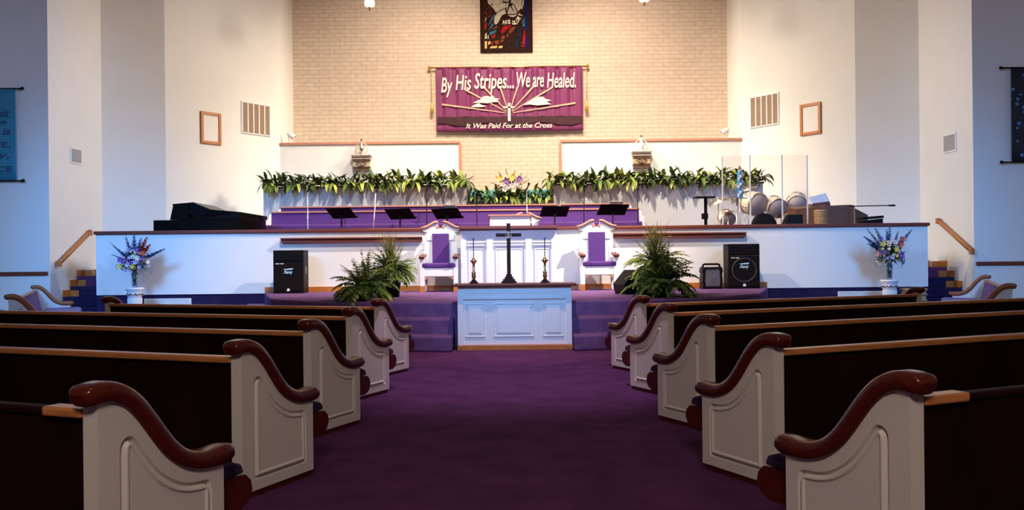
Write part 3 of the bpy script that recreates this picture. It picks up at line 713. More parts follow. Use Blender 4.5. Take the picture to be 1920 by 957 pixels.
def fern(name, label, loc, R, n, tall, pot_r, pot_h, grass=0, mats=(LEAF1, LEAF2), seed=1):
    random.seed(seed)
    t = thing(name, label, 'plant', loc, 0, 'potted ferns on the platform')
    MB().lathe([(pot_r*0.72, 0), (pot_r*0.95, pot_h*0.85), (pot_r*1.08, pot_h*0.86), (pot_r*1.08, pot_h), (pot_r*0.9, pot_h), (pot_r*0.88, pot_h-0.03), (0, pot_h-0.03)], n=24).done('pot', POT, t)
    mb = MB()
    for k in range(n):
        az = 2*pi*k/n*2.618+random.uniform(-0.2, 0.2); u = (k+0.5)/n
        rise = radians(86-72*u+random.uniform(-14, 14)); L = R*(0.6+0.55*random.random())*(tall*(1-u)+1.15*u)
        mb.mi = 0 if random.random() < 0.55 else 1
        frond(mb, (0.04*cos(az), 0.04*sin(az), pot_h-0.04), az, L, rise, 0.8+1.1*u+random.uniform(-0.3, 0.9), 0.105*R/0.5*(0.8+0.4*random.random()), 16)
    mb.done('fronds', list(mats), t)
    if grass:
        g = MB()
        for k in range(grass):
            az = random.uniform(0, 2*pi); h = random.uniform(0.75, 1.0)*R*2.05*tall/1.3; sp = random.uniform(0.02, 0.34)
            b = Vector((random.uniform(-0.05, 0.05), random.uniform(-0.05, 0.05), pot_h-0.04))
            pts = [b + Vector((cos(az)*sp*s**2.2, sin(az)*sp*s**2.2, h*s*(1-0.10*s*s))) for s in (0, 0.25, 0.5, 0.75, 1.0)]
            g.tube(pts, [0.006, 0.006, 0.005, 0.003, 0.001], 4, False)
            for s in (0.45, 0.55, 0.65, 0.75):
                if random.random() < 0.5: g.leaf(b + Vector((cos(az)*sp*s**2.2, sin(az)*sp*s**2.2, h*s*(1-0.1*s*s))), (random.uniform(-1, 1), random.uniform(-1, 1), 1.2), 0.10, 0.012, 0.3, 2)
        g.done('grass_stalks', GRASSY, t)
    return t
fern('potted_fern', 'low spreading green fern in front at left edge of the steps', (X(682, 13.98), 13.98, PLZ), 0.57, 96, 0.95, 0.15, 0.20, 0, (LEAF1, LEAF2), 3)
fern('potted_fern', 'tall fern with dry grass spikes in black pot, left of throne chair', (X(731, 15.1), 15.15, PLZ), 0.39, 120, 1.30, 0.20, 0.44, 46, (LEAF2, LEAF1), 5)
fern('potted_fern', 'dark drooping fern low at front of the right plant cluster', (X(1242, 14.0), 14.0, PLZ), 0.56, 100, 1.05, 0.15, 0.22, 0, (LEAF1, LEAF3), 11)
fern('potted_fern', 'tall yellow-green fern with grass spikes rising behind right cluster', (X(1229, 14.95), 14.95, PLZ), 0.42, 110, 1.30, 0.18, 0.52, 48, (LEAF2, LEAF1), 17)

def garland(name, label, x0, x1, y, z, density, seed, h=0.30):
    random.seed(seed); mb = MB(); n = int((x1-x0)*density)
    mb.mi = 3; pts = [(x0+(x1-x0)*k/30, y, z+0.045+0.01*sin(k*1.7)) for k in range(31)]; mb.tube(pts, 0.035, 6)
    for k in range(n):
        x = x0+(x1-x0)*(k+random.random())/n; az = random.choice((-1, 1))*random.uniform(0.0, 1.0)+random.choice((pi/2, -pi/2, -pi/2))
        el = random.uniform(-0.5, 1.45); L = random.choice((random.uniform(0.14, 0.24), random.uniform(0.22, 0.38)))*h/0.30
        d = (cos(az)*cos(el)+random.uniform(-0.5, 0.5), sin(az)*cos(el)*0.55, sin(el))
        mb.mi = random.choice((0, 0, 0, 1, 2, 2, 2)); 
        mb.leaf((x, y-0.08+random.uniform(-0.10, 0.06), z+0.04+random.uniform(0, 0.12)), d, L, L*random.uniform(0.24, 0.38), random.uniform(0.6, 2.2), 4)
    for k in range(int((x1-x0)*4)):   # trailing tips over the front
        x = random.uniform(x0, x1); mb.mi = random.choice((0, 1))
        mb.leaf((x, y-0.16, z+0.07), (random.uniform(-0.5, 0.5), -0.5, 0.2), random.uniform(0.26, 0.42), 0.09, 3.0, 5)
    return tag(mb.done(name, [LEAF1, LEAF2, LEAF3, STEMB], norm=False), label, 'greenery', 'greenery along the loft wall')
garland('greenery_garland', 'long green leaf garland on left half of loft wall', xl0+0.02, xn0, YL-0.02, zl+0.045, 130, 21)
garland('greenery_garland', 'long green leaf garland on right half of loft wall', xn1-0.1, xl1, YL-0.02, zl+0.045, 135, 22)
garland('greenery_garland', 'low dark green garland in the notch below centre bouquet', xn0+0.05, xn1-0.05, YL+0.02, zn, 130, 23, 0.30)

# ------------------------------------------------------------------ flowers
def fmat(n, c): return mat(n, c, 0.6, var=0.2, vscale=20)
F_BLUE = fmat('flower_blue', (0.08, 0.20, 0.55)); F_AQ = fmat('flower_aqua', (0.03, 0.28, 0.55)); F_PUR = fmat('flower_purple', (0.16, 0.05, 0.36)); F_LAV = fmat('flower_lavender', (0.50, 0.42, 0.68))
F_RED = fmat('flower_red', (0.62, 0.08, 0.05)); F_YEL = fmat('flower_yellow', (0.80, 0.50, 0.06)); F_WHT = fmat('flower_white', (0.78, 0.72, 0.66)); F_PNK = fmat('flower_pink', (0.62, 0.36, 0.40))
FL = [LEAF1, LEAF3, STEMB, F_BLUE, F_AQ, F_PUR, F_LAV, F_RED, F_YEL, F_WHT, F_PNK]
def blossom(mb, p, d, r, mi):
    p = Vector(p); d = Vector(d).normalized(); a = d.cross(Vector((0.3, 0.2, 1))).normalized(); b = a.cross(d)
    mb.mi = mi
    for k in range(6):
        an = 2*pi*k/6; v = a*cos(an)+b*sin(an)
        mb.leaf(p, v+d*0.45, r, r*0.75, 0.0, 2, up=d)
    mb.mi = 8 if mi != 8 else 9
    mb.ball(p+d*r*0.15, r*0.2, 6, 4)
def spike(mb, p, q, mi, r=0.03, start=0.35, n=14):
    p = Vector(p); q = Vector(q); mid = (p+q)/2 + Vector((0, 0, 0.03)); pts = [p.lerp(mid, t).lerp(mid.lerp(q, t), t) for t in [k/8 for k in range(9)]]
    mb.mi = 2 if mi in (8, 9) else 0; mb.tube(pts, 0.005, 4, False); mb.mi = mi
    for k in range(n):
        t = start+(1-start)*k/(n-1); c = p.lerp(mid, t).lerp(mid.lerp(q, t), t); rr = r*(1.15-0.75*(t-start)/(1-start))
        an = k*2.4; off = Vector((cos(an), sin(an)*0.7, 0.5))
        mb.leaf(c, off, rr*1.35, rr*1.7, 0.3, 2); mb.leaf(c, -off+Vector((0, 0, 0.9)), rr*1.35, rr*1.7, 0.3, 2); mb.leaf(c, (off.y, off.x-0.4, 0.3), rr*1.3, rr*1.5, 0.3, 2)
def bouquet(mb, c, R, H, seed, pal, nleaf=60, nfl=40, rb=0.05):
    random.seed(seed); c = Vector(c)
    for k in range(nleaf):
        az = random.uniform(0, 2*pi); el = random.uniform(-0.5, 1.3); d = Vector((cos(az)*cos(el), sin(az)*cos(el)*0.7, sin(el)))
        mb.mi = random.choice((0, 1, 1)); mb.leaf(c+d*R*0.25, d, R*random.uniform(0.5, 0.85), R*0.16, 0.4, 3)
    for k in range(nfl):
        az = random.uniform(pi, 2*pi) if random.random() < 0.75 else random.uniform(0, pi); el = random.uniform(-0.55, 1.35)
        d = Vector((cos(az)*cos(el), sin(az)*cos(el)*0.7, sin(el))); p = c+Vector((d.x*R, d.y*R, d.z*H))*random.uniform(0.65, 1.0)
        mb.mi = 0; mb.tube([c, c.lerp(p, 0.55)+Vector((0, 0, 0.02)), p], 0.004, 4, False)
        blossom(mb, p, d+Vector((0, -0.6, 0)), rb*random.uniform(0.7, 1.25), random.choice(pal))
YF = 17.4
def pedestal(px, label):
    x = X(px, YF); t = thing('pedestal', label, 'pedestal', (x, YF, 0), 0, 'white fluted pedestals')
    zp = 0.80
    prof = [(0.16, 0), (0.16, 0.04), (0.125, 0.08)]
    mb = MB().lathe(prof + [(0.12, 0.085), (0.122, 0.62), (0.14, 0.64), (0.14, 0.70), (0.145, 0.74), (0.17, 0.765), (0.172, 0.80), (0.12, 0.80)], n=28)
    for k in range(24):
        a = 2*pi*k/24; mb.tube([(0.125*cos(a), 0.125*sin(a), 0.09), (0.126*cos(a), 0.126*sin(a), 0.60)], 0.009, 5)
    mb.done('column', PORC, t)
    m2 = MB()
    for k in range(22):
        a = 2*pi*k/22; Rz = Matrix.Rotation(a, 4, 'Z')
        m2.box(0.1405, 0.1475, -0.012, 0.012, 0.65 if k % 2 else 0.662, 0.672 if k % 2 else 0.69, Rz)
        if k % 3 == 0: m2.box(0.1405, 0.147, 0.012, 0.024, 0.65, 0.69, Rz)
    m2.done('frieze_pattern', UMBER, t)
    return x
xa = pedestal(252, 'white fluted pedestal under the left vase of flowers')
xb = pedestal(1667.5, 'white fluted pedestal under the right vase of flowers')
def vase_flowers(x, left):
    zp = 0.801
    t = thing('flower_vase', 'glass vase of mixed flowers with %s' % ('tall purple and red spikes on the left pedestal' if left else 'yellow, red and blue blooms on the right pedestal'), 'flowers', (x, YF, zp), 0)
    MB().lathe([(0.045, 0), (0.05, 0.01), (0.055, 0.15), (0.065, 0.29), (0.061, 0.29), (0.05, 0.15), (0.045, 0.02), (0.0, 0.018)], n=20).done('vase', GLASSV, t)
    s = MB()
    for k in range(9):
        a = 2*pi*k/9; s.tube([(0.025*cos(a), 0.025*sin(a), 0.03), (0.03*cos(a+2), 0.03*sin(a+2), 0.2), (0.04*cos(a+2.5), 0.04*sin(a+2.5), 0.42)], 0.006, 5)
    s.done('stems', LEAF3, t)
    b = MB(); c = (0, 0, 0.48)
    Pp = lambda px, py: Vector((X(px, YF)-x, -0.02, Zh(px, py, YF)-zp))
    if left:
        bouquet(b, c, 0.29, 0.29, 31, (6, 6, 6, 9, 5, 6), 170, 80, 0.05)
        for px, py, mi, r in ((237, 445, 5, 0.032), (253, 441, 3, 0.04), (266, 447, 3, 0.035), (277, 446, 7, 0.045), (282, 460, 7, 0.05), (309, 468, 4, 0.045), (214, 462, 4, 0.03), (209, 477, 4, 0.02), (206, 453, 0, 0.006)):
            spike(b, (0, 0, 0.40), Pp(px, py), mi, r*1.45, 0.45, 20)
        for px, py, mi in ((256, 500, 8), (233, 500, 8), (247, 497, 6), (262, 492, 6), (250, 508, 6), (258, 482, 9), (266, 485, 9), (240, 490, 5), (233, 488, 5), (275, 475, 7)):
            blossom(b, Pp(px, py)+Vector((0, -0.16, 0)), (0, -1, 0.2), 0.065, mi)
        tails = ((225, 507), (288, 513), (273, 528))
    else:
        bouquet(b, c, 0.29, 0.31, 37, (9, 9, 6, 5, 9, 10), 170, 80, 0.048)
        for px, py, mi, r in ((1625, 430, 5, 0.028), (1641, 430, 5, 0.035), (1668, 421, 3, 0.03), (1662, 432, 3, 0.035), (1684, 435, 5, 0.03), (1709, 432, 3, 0.04), (1620, 445, 4, 0.045), (1628, 458, 4, 0.045), (1695, 475, 6, 0.02), (1697, 485, 5, 0.02)):
            spike(b, (0, 0, 0.40), Pp(px, py), mi, r*1.45, 0.45, 20)
        for px, py, mi, r in ((1648, 458, 8, 0.075), (1673, 468, 8, 0.07), (1682, 459, 7, 0.07), (1683, 449, 7, 0.06), (1671, 455, 9, 0.06), (1665, 450, 9, 0.06), (1673, 480, 8, 0.05), (1665, 483, 6, 0.06), (1682, 480, 5, 0.07), (1690, 450, 10, 0.05), (1643, 470, 1, 0.05), (1657, 475, 1, 0.05), (1645, 449, 5, 0.05)):
            blossom(b, Pp(px, py)+Vector((0, -0.16, 0)), (0, -1, 0.2), r, mi)
        tails = ((1638, 502), (1652, 502), (1685, 502))
    b.mi = 4
    for px, py in tails:
        p = Pp(px, py); q = Vector((p.x*0.8, -0.1, 0.42)); P1, P2, P3 = q+Vector((p.x*0.45, -0.05, 0.06)), Vector((p.x*1.08, -0.13, 0.40)), p+Vector((0, -0.1, 0)); b.tube([q*(1-u)**3+P1*3*u*(1-u)**2+P2*3*u*u*(1-u)+P3*u**3 for u in [k/12 for k in range(13)]], 0.006, 5)
    b.done('flowers', FL, t, norm=False)
vase_flowers(xa, True); vase_flowers(xb, False)
# centre arrangement on the loft wall
yb = YL+0.1
t = thing('flower_arrangement', 'bouquet of yellow, white and mauve flowers in centre notch of loft wall', 'flowers', (X(958, yb), yb, zn))
MB().lathe([(0.08, 0), (0.11, 0.05), (0.12, 0.14), (0.09, 0.14), (0.0, 0.12)], n=16).done('bowl', UMBER, t)
b = MB(); Pp = lambda px, py: Vector((X(px, yb)-X(958, yb), -0.05, Zh(px, py, yb)-zn))
bouquet(b, (0, 0, 0.30), 0.36, 0.34, 41, (9, 9, 8, 6, 10, 9), 60, 46, 0.06)
for px, py, mi, r in ((950, 316, 2, 0.03), (936, 322, 8, 0.05), (967, 320, 8, 0.05), (980, 325, 10, 0.04), (990, 330, 9, 0.04), (922, 343, 10, 0.04), (930, 330, 8, 0.04), (995, 337, 9, 0.04), (948, 330, 6, 0.05)): spike(b, (0, 0, 0.2), Pp(px, py), mi, r, 0.5)
for px, py, mi in ((940, 337, 8), (952, 342, 5), (945, 348, 9), (962, 350, 9), (970, 345, 6), (955, 352, 6), (975, 338, 5), (963, 335, 8), (965, 358, 9), (948, 357, 9)): blossom(b, Pp(px, py)+Vector((0, -0.25, 0)), (0, -1, 0.2), 0.09, mi)
b.done('flowers', FL, t, norm=False)

# ------------------------------------------------------------------ choir pews
def choir_pew(label, x0, x1, y, floor, top, seams=()):
    t = thing('choir_pew', label, 'pew', ((x0+x1)/2, y, floor), 0, 'purple choir pews')
    hw = (x1-x0)/2; h = top-floor
    MB().hexa([(-hw, 0.0, 0.05), (hw, 0.0, 0.05), (hw, 0.06, 0.05), (-hw, 0.06, 0.05)], [(-hw, 0.10, h-0.03), (hw, 0.10, h-0.03), (hw, 0.15, h-0.03), (-hw, 0.15, h-0.03)]).done('backrest', PURPLE, t)
    MB().box(-hw-0.01, hw+0.01, 0.07, 0.17, h-0.03, h+0.005).done('top_rail', SALMON, t, bevel=0.006)
    MB().box(-hw, hw, -0.44, 0.02, 0.36, 0.47).done('seat_cushion', PURPLE, t, bevel=0.025)
    MB().box(-hw, hw, -0.40, 0.0, 0.30, 0.36).done('seat', ORGW, t)
    for x in (-hw-0.04, hw):
        MB().prism([(-0.46, 0.0), (0.16, 0.0), (0.17, h-0.06), (0.07, h-0.06), (-0.02, 0.62), (-0.44, 0.58)], lambda u, v, d: (d, u, v), x, x+0.04).done('end_panel', PWHITE, t)
    for s in seams:
        xx = s-(x0+x1)/2; MB().box(xx-0.012, xx+0.012, -0.006, 0.012, 0.48, 0.6).hexa([(xx-0.01, -0.01, 0.07), (xx+0.01, -0.01, 0.07), (xx+0.01, 0.02, 0.07), (xx-0.01, 0.02, 0.07)], [(xx-0.01, 0.09, h-0.03), (xx+0.01, 0.09, h-0.03), (xx+0.01, 0.12, h-0.03), (xx-0.01, 0.12, h-0.03)]).done('seam', CUSHION, t)
    return t
y1 = 20.55; y2 = 21.5
z1 = Zh(540, 397, y1); z2 = Zh(525, 388, y2)
choir_pew('long front choir pew with purple back, behind the music stands', X(508, y1), X(1200, y1), y1, 1.62, z1, [X(p, y1) for p in (647, 786, 1010)])
choir_pew('long rear choir pew left of the gap, purple back', X(526, y2), X(1046, y2), y2, 1.82, z2, [X(p, y2) for p in (785,)])
choir_pew('short rear choir pew right of the gap, purple back', X(1053, y2), X(1182, y2), y2, 1.82, z2)

# ------------------------------------------------------------------ music and microphone stands
def music_stand(px, py, wpx, yaw, label, paper=None, y=19.0):
    t = thing('music_stand', label, 'music stand', (X(px, y), y, STZ), yaw, 'black music stands on the stage')
    h = Zh(px, py, y)-STZ; w_ = wpx*y/FPX
    MB().tube([(0, 0, 0.02), (0, 0, h-0.02)], 0.018, 8).done('pole', BLACK, t)
    f = MB()
    for k in range(3):
        a = 2*pi*k/3+0.5; f.tube([(0, 0, 0.10), (0.22*cos(a), 0.22*sin(a), 0.012)], 0.012, 6)
    f.done('tripod', BLACK, t)
    R = Matrix.Translation((0, 0, h)) @ Matrix.Rotation(radians(-40), 4, 'X')
    MB().box(-w_/2, w_/2, -0.16, 0.16, -0.006, 0.006, R).box(-w_/2, w_/2, 0.15, 0.165, 0.006, 0.05, R).done('desk', BLACK, t)
    if paper:
        pp = thing('sheet_music', paper, 'paper', (X(px, y)+(0.13 if yaw < 0 else 0.02), y, STZ+h), yaw)
        R2 = Matrix.Rotation(radians(-40), 4, 'X')
        MB().box(-0.14, 0.15, -0.25, 0.10, 0.0075, 0.011, R2).done('page', PAPER, pp)
        MB().box(-0.145, 0.002, -0.235, 0.10, 0.0115, 0.014, R2).done('page', PAPER, pp)
    return t
# desks face the singers: the raised edge is the near one
music_stand(641, 400, 58, radians(-30), 'black music stand, leftmost, in front of purple choir pew')
music_stand(751, 401.5, 57, radians(-28), 'black music stand, second from left, in front of purple choir pew')
music_stand(839, 400.5, 57, radians(-26), 'black music stand with white sheets, left of the pulpit desk', 'white sheets on music stand left of pulpit desk')
music_stand(1041, 396.5, 53, radians(14), 'black music stand just right of the pulpit desk')
music_stand(1150, 393.5, 56, radians(15), 'black music stand with white sheets, behind right throne chair', 'white sheets on music stand behind right throne chair')
def mic_stand(px, pyt, label, lean=0.0, y=19.4, metal=BLACK, head=True, mic_tilt=0.10):
    ht = Zh(px, pyt, y)-STZ; t = thing('microphone_stand', label, 'microphone stand', (X(px, y), y, STZ), 0, 'microphone stands on the stage')
    MB().lathe([(0.13, 0), (0.13, 0.012), (0.03, 0.025), (0.015, 0.05)], n=20).done('base', BLACK, t)
    dx = lean
    MB().tube([(0, 0, 0.03), (dx, 0, ht-0.14)], 0.011, 8).tube([(dx*0.5, 0, ht*0.5-0.05), (dx*0.5, 0, ht*0.5+0.02)], 0.018, 8).done('pole', metal, t)
    MB().tube([(dx, 0, ht-0.15), (dx+mic_tilt*0.4, 0.03, ht-0.05)], [0.014, 0.016], 8).ball((dx+mic_tilt*0.5, 0.035, ht-0.02), 0.030, 10, 6).done('microphone', BLACK, t)
    return t
mic_stand(578, 347, 'silver microphone stand far left, before the left garland', 0.0, metal=CHROME, y=19.6)
mic_stand(694, 349, 'leaning chrome microphone stand right of the leftmost music stand', 0.14, y=19.6, metal=CHROME)
mic_stand(801, 346, 'straight black microphone stand between second and third music stands', 0.0)
mic_stand(895, 362, 'thin microphone stand just left of the pulpit desk', 0.0, y=19.6)
mic_stand(989, 343, 'pale microphone stand before the centre notch, right of the bouquet', 0.0, y=19.8, metal=CHROME)
mic_stand(1094, 347, 'black microphone stand between the two right music stands', 0.03)
mic_stand(1198, 344, 'black microphone stand at right end of the choir pew', -0.02)

# ------------------------------------------------------------------ grand piano (left of stage)
yp = 18.75
P = lambda px, py, y=yp: (X(px, y), Zh(px, py, y))
pt = thing('grand_piano', 'black grand piano with lid slightly raised on left of stage', 'piano', (X(385, yp), yp, STZ))
x0p = X(385, yp)
L = lambda px, py: (X(px, yp)-x0p, Zh(px, py, yp)-STZ)
xs0, zb = L(290, 428); xs1, zk = L(334, 413); xe, zc_ = L(481, 408)
# case: keyboard on the left (player sits at left), tail at right
zr = L(400, 410)[1]
plan = [(xs1, -0.05), (0.35, -0.05), (0.75, 0.02), (1.0, 0.18), (xe, 0.45), (xe+0.0, 0.75), (0.9, 1.05), (0.3, 1.25), (xs1, 1.38)]
mb = MB(); mb.hexa([(x, y, zr-0.36) for x, y in plan], [(x, y, zr-0.02) for x, y in plan]); mb.done('case', PIANO, pt, bevel=0.01)
kbd = MB().box(xs0, xs1-0.001, 0.0, 1.36, zk-0.26, zk-0.10).box(xs0, xs1-0.001, -0.05, 0.02, zk-0.26, zk).box(xs0, xs1-0.001, 1.34, 1.40, zk-0.26, zk).done('keybed', PIANO, pt, bevel=0.008)
kb = MB()
for k in range(40): kb.box(xs0+0.03, xs0+0.16, 0.03+k*0.0325, 0.06+k*0.0325, zk-0.099, zk-0.085)
kb.done('keys', PAPER, kbd)
# music desk and folded front lid
a_ = L(318, 383); b_ = L(365, 381); 
MB().hexa([(L(318, 0)[0]+0.02, -0.02, zr-0.02), (L(355, 0)[0], -0.02, zr-0.02), (L(355, 0)[0], 1.30, zr-0.02), (L(318, 0)[0]+0.02, 1.30, zr-0.02)], [(L(326, 0)[0], -0.02, L(326, 386)[1]), (L(354, 0)[0], -0.02, L(354, 384)[1]), (L(354, 0)[0], 1.30, L(354, 384)[1]), (L(326, 0)[0], 1.30, L(326, 386)[1])]).done('music_desk', PIANO, pt, bevel=0.008)
lp = lambda p, y, dz=0: (p[0], y, p[1]+dz)
q0 = L(362, 380); q1 = L(395, 393); q2 = L(483, 405)
ld = MB(); ld.hexa([lp(L(326, 386), -0.04), lp(L(370, 384), -0.04), lp(L(370, 384), 1.32), lp(L(326, 386), 1.32)], [lp(L(326, 383), -0.04), lp(L(362, 380), -0.04), lp(L(362, 380), 1.32), lp(L(326, 383), 1.32)])
ld.hexa([lp(L(354, 399), -0.06), lp(L(378, 411), -0.06), lp(L(378, 411), 1.32), lp(L(354, 399), 1.32)], [lp(L(364, 379.5), -0.06), lp(L(397, 393), -0.06), lp(L(397, 393), 1.32), lp(L(364, 379.5), 1.32)])
ld.hexa([lp(L(377, 411.5), -0.06), (0.75, 0.0, zr-0.015), (xe+0.02, 0.43, zr-0.015), (xe+0.02, 0.78, zr-0.015), (0.3, 1.28, zr-0.015), lp(L(377, 411.5), 1.36)],
        [lp(L(392, 393), -0.06), (0.75, 0.0, L(440, 398)[1]), (xe+0.02, 0.43, zr+0.07), (xe+0.02, 0.78, zr+0.07), (0.3, 1.28, zr+0.06), lp(L(392, 393), 1.36)])
ld.done('lid', PIANO, pt)
for (x, y) in ((xs1+0.15, 0.15), (xs1+0.15, 1.15), (0.75, 0.55)):
    MB().lathe([(0.03, 0.0), (0.05, 0.05), (0.045, 0.5), (0.07, zr-0.365)], (x, y, 0), 12).done('leg', PIANO, pt)

# ------------------------------------------------------------------ right of stage: drums, shield, organ
def drum(name, label, px, py, rpx, dep, tilt, yaw, y, group='cream drums behind the shield', floor=STZ, up=True):
    """a shell whose head faces the camera, tilted; stands on a chrome leg set"""
    r = rpx*y/FPX; x = X(px, y); z = Zh(px, py, y)
    t = thing(name, label, 'drum', (x, y, floor), 0, group)
    R = Matrix.Rotation(yaw, 4, 'Z') @ Matrix.Rotation(pi/2-tilt, 4, 'X')
    c = (0, 0, z-floor)
    sh_ = MB().lathe([(r*0.98, -dep/2), (r*0.98, dep/2)], c, 28, R).done('shell', DRUMW, t)
    MB().lathe([(r*0.93, dep/2+0.004), (r*0.93, dep/2+0.012), (0.0, dep/2+0.016)], c, 28, R).lathe([(0, -dep/2-0.012), (r*0.93, -dep/2-0.010), (r*0.93, -dep/2-0.001)], c, 28, R).done('drum_head', DRUMH, t)
    h = MB()
    for zz in (-dep/2, dep/2):
        h.lathe([(r*0.94, zz-0.014), (r*1.035, zz-0.014), (r*1.035, zz+0.014), (r*0.94, zz+0.014), (r*0.94, zz-0.014)], c, 28, R)
    h.done('hoops', CHROME, sh_)
    lg = MB()
    for k in range(6):
        a = 2*pi*k/6+0.3; v = R @ Vector((r*1.02*cos(a), r*1.02*sin(a), 0)); u = R @ Vector((0, 0, 1))
        lg.tube([Vector(c)+v-u*dep*0.28, Vector(c)+v+u*dep*0.28], 0.010, 5)
    lg.done('lugs', CHROME, sh_)
    s = MB(); bz = z-floor
    for k in range(3):
        a = 2*pi*k/3+0.4; s.tube([(r*0.7*cos(a), r*0.7*sin(a)+0.05, bz-r*0.3), (r*1.15*cos(a), r*1.15*sin(a)+0.05, 0.010)], 0.010, 6)
    s.done('legs', CHROME, t)
    return t
yd = 20.3
drum('tom_drum', 'cream tom drum, leftmost, with big head behind shield seam', 1415, 382, 22, 0.30, radians(-14), radians(24), yd)
drum('tom_drum', 'cream tom drum between the two other toms', 1455, 388, 18.5, 0.28, radians(-20), radians(8), yd)
drum('tom_drum', 'cream tom drum, rightmost, half hidden by the organ', 1495, 381, 18, 0.30, radians(-20), radians(-14), yd+0.05)
drum('snare_drum', 'low cream drum left of the shield seam near the stage rail', 1363, 409, 14, 0.20, radians(-25), radians(10), 19.5)
# bass drum / dark padded stool top seen as half disc over the rail
yk = 18.85
t = thing('drum_stool', 'black round-backed stool just over the rail before the drums', 'stool', (X(1433, yk), yk, STZ))
zz = Zh(1433, 400, yk)-STZ
MB().lathe([(0.0, -0.05), (0.22, -0.045), (0.27, -0.02), (0.27, 0.02), (0.22, 0.05), (0.0, 0.055)], (0, 0, zz-0.27), 28, Matrix.Diagonal((1, 1, 1, 1)) @ Matrix.Rotation(pi/2, 4, 'X')).done('backrest', BLACK, t)
MB().lathe([(0.22, 0.38), (0.24, 0.42), (0.22, 0.47), (0, 0.48)], (0, 0.24, 0), 24).done('seat', BLACK, t)
s = MB().tube([(0, 0.24, 0.37), (0, 0.24, 0.10)], 0.02, 8).tube([(0, 0.06, zz-0.30), (0, 0.10, 0.43), (0, 0.2, 0.40)], 0.015, 6)
for k in range(3): s.tube([(0, 0.24, 0.2), (0.24*cos(2*pi*k/3), 0.24+0.24*sin(2*pi*k/3), 0.012)], 0.012, 6)
s.done('legs', CHROME, t)
def cymbal(px, py, wpx, tilt, y, label, floor=STZ):
    r = wpx/2*y/FPX; t = thing('cymbal', label, 'cymbal', (X(px, y), y, floor), 0, 'cymbals on stands')
    h = Zh(px, py, y)-floor
    R = Matrix.Rotation(tilt, 4, 'Y') @ Matrix.Rotation(radians(12), 4, 'X')
    MB().lathe([(0, 0.02), (r*0.12, 0.018), (r*0.18, 0.0), (r, -0.022), (r, -0.027), (r*0.18, -0.006), (0, 0.012)], (0, 0, h), 28, R).done('plate', CYMB, t)
    s = MB().tube([(0, 0, 0.30), (0, 0, h-0.03)], 0.011, 6).tube([(0, 0, h+0.019), (0, 0, h+0.05)], 0.008, 6)
    for k in range(3): s.tube([(0, 0, 0.45), (0.28*cos(2*pi*k/3+0.3), 0.28*sin(2*pi*k/3+0.3), 0.012)], 0.010, 6)
    s.done('stand', CHROME, t)
cymbal(1348, 375, 36, radians(-24), 19.9, 'thin cymbal tilted up at left end of the drum kit')
cymbal(1388, 347, 34, radians(14), 20.9, 'cymbal behind the blue and white carton, tilted down to right')
cymbal(1404, 352, 32, radians(-16), 21.5, 'upper cymbal tilted up to right over the leftmost tom')
cymbal(1366, 394, 26, radians(4), 19.3, 'small low cymbal over the low cream drum')
# tall blue and white carton on a chrome music post
yb2 = 19.0
t = thing('carton', 'tall blue and white carton standing on chrome tray before the drums', 'carton', (X(1389, yb2), yb2, Zh(1389, 371, yb2)))
hh = Zh(1389, 322, yb2)-Zh(1389, 371, yb2)
MB().lathe([(0.05, 0.0), (0.055, 0.01), (0.055, hh-0.03), (0.045, hh)], n=20).done('tube', TBLUE, t)
wv = MB()
for k in range(9):
    a = -pi/2+(k % 3-1)*0.7; z0 = 0.05+k*0.055; wv.lathe([(0.0, -0.008), (0.03, -0.004), (0.03, 0.004), (0, 0.008)], (0.054*cos(a), 0.054*sin(a), z0), 8, Matrix.Rotation(pi/2, 4, 'X') @ Matrix.Diagonal((1, 1.4, 1, 1)))
wv.done('white_marks', PAPER, t)
MB().lathe([(0.046, hh), (0.046, hh+0.03), (0.0, hh+0.035)], n=16).done('cap', PAPER, t)
tr = thing('tray_stand', 'chrome pole with small tray under the blue carton', 'stand', (X(1389, yb2), yb2, STZ))
zt2 = Zh(1389, 371, yb2)-STZ
MB().box(-0.13, 0.13, -0.10, 0.10, zt2-0.02, zt2-0.001).done('tray', CHROME, tr, bevel=0.004)
s = MB().tube([(-0.07, 0, zt2-0.02), (-0.07, 0, 0.02)], 0.018, 8).box(-0.25, 0.1, -0.15, 0.15, 0, 0.02); s.done('pole', CHROME, tr)
# keyboard-style T stand
yq = 18.85
t = thing('keyboard_stand', 'black T-shaped stand at left end of the drum shield', 'stand', (X(1324, yq), yq, STZ))
hq = Zh(1324, 370, yq)-STZ
MB().box(-0.03, 0.03, -0.02, 0.02, 0.03, hq-0.025).done('post', BLACK, t)
MB().box(-0.24, 0.17, -0.18, 0.12, hq-0.025, hq+0.008).done('top_plate', BLACK, t, bevel=0.006)
MB().box(-0.08, 0.04, -0.06, 0.06, hq-0.46, hq-0.34).done('control_box', BLACK, t, bevel=0.01)
MB().box(-0.25, 0.25, -0.2, 0.2, 0, 0.03).done('base', BLACK, t)
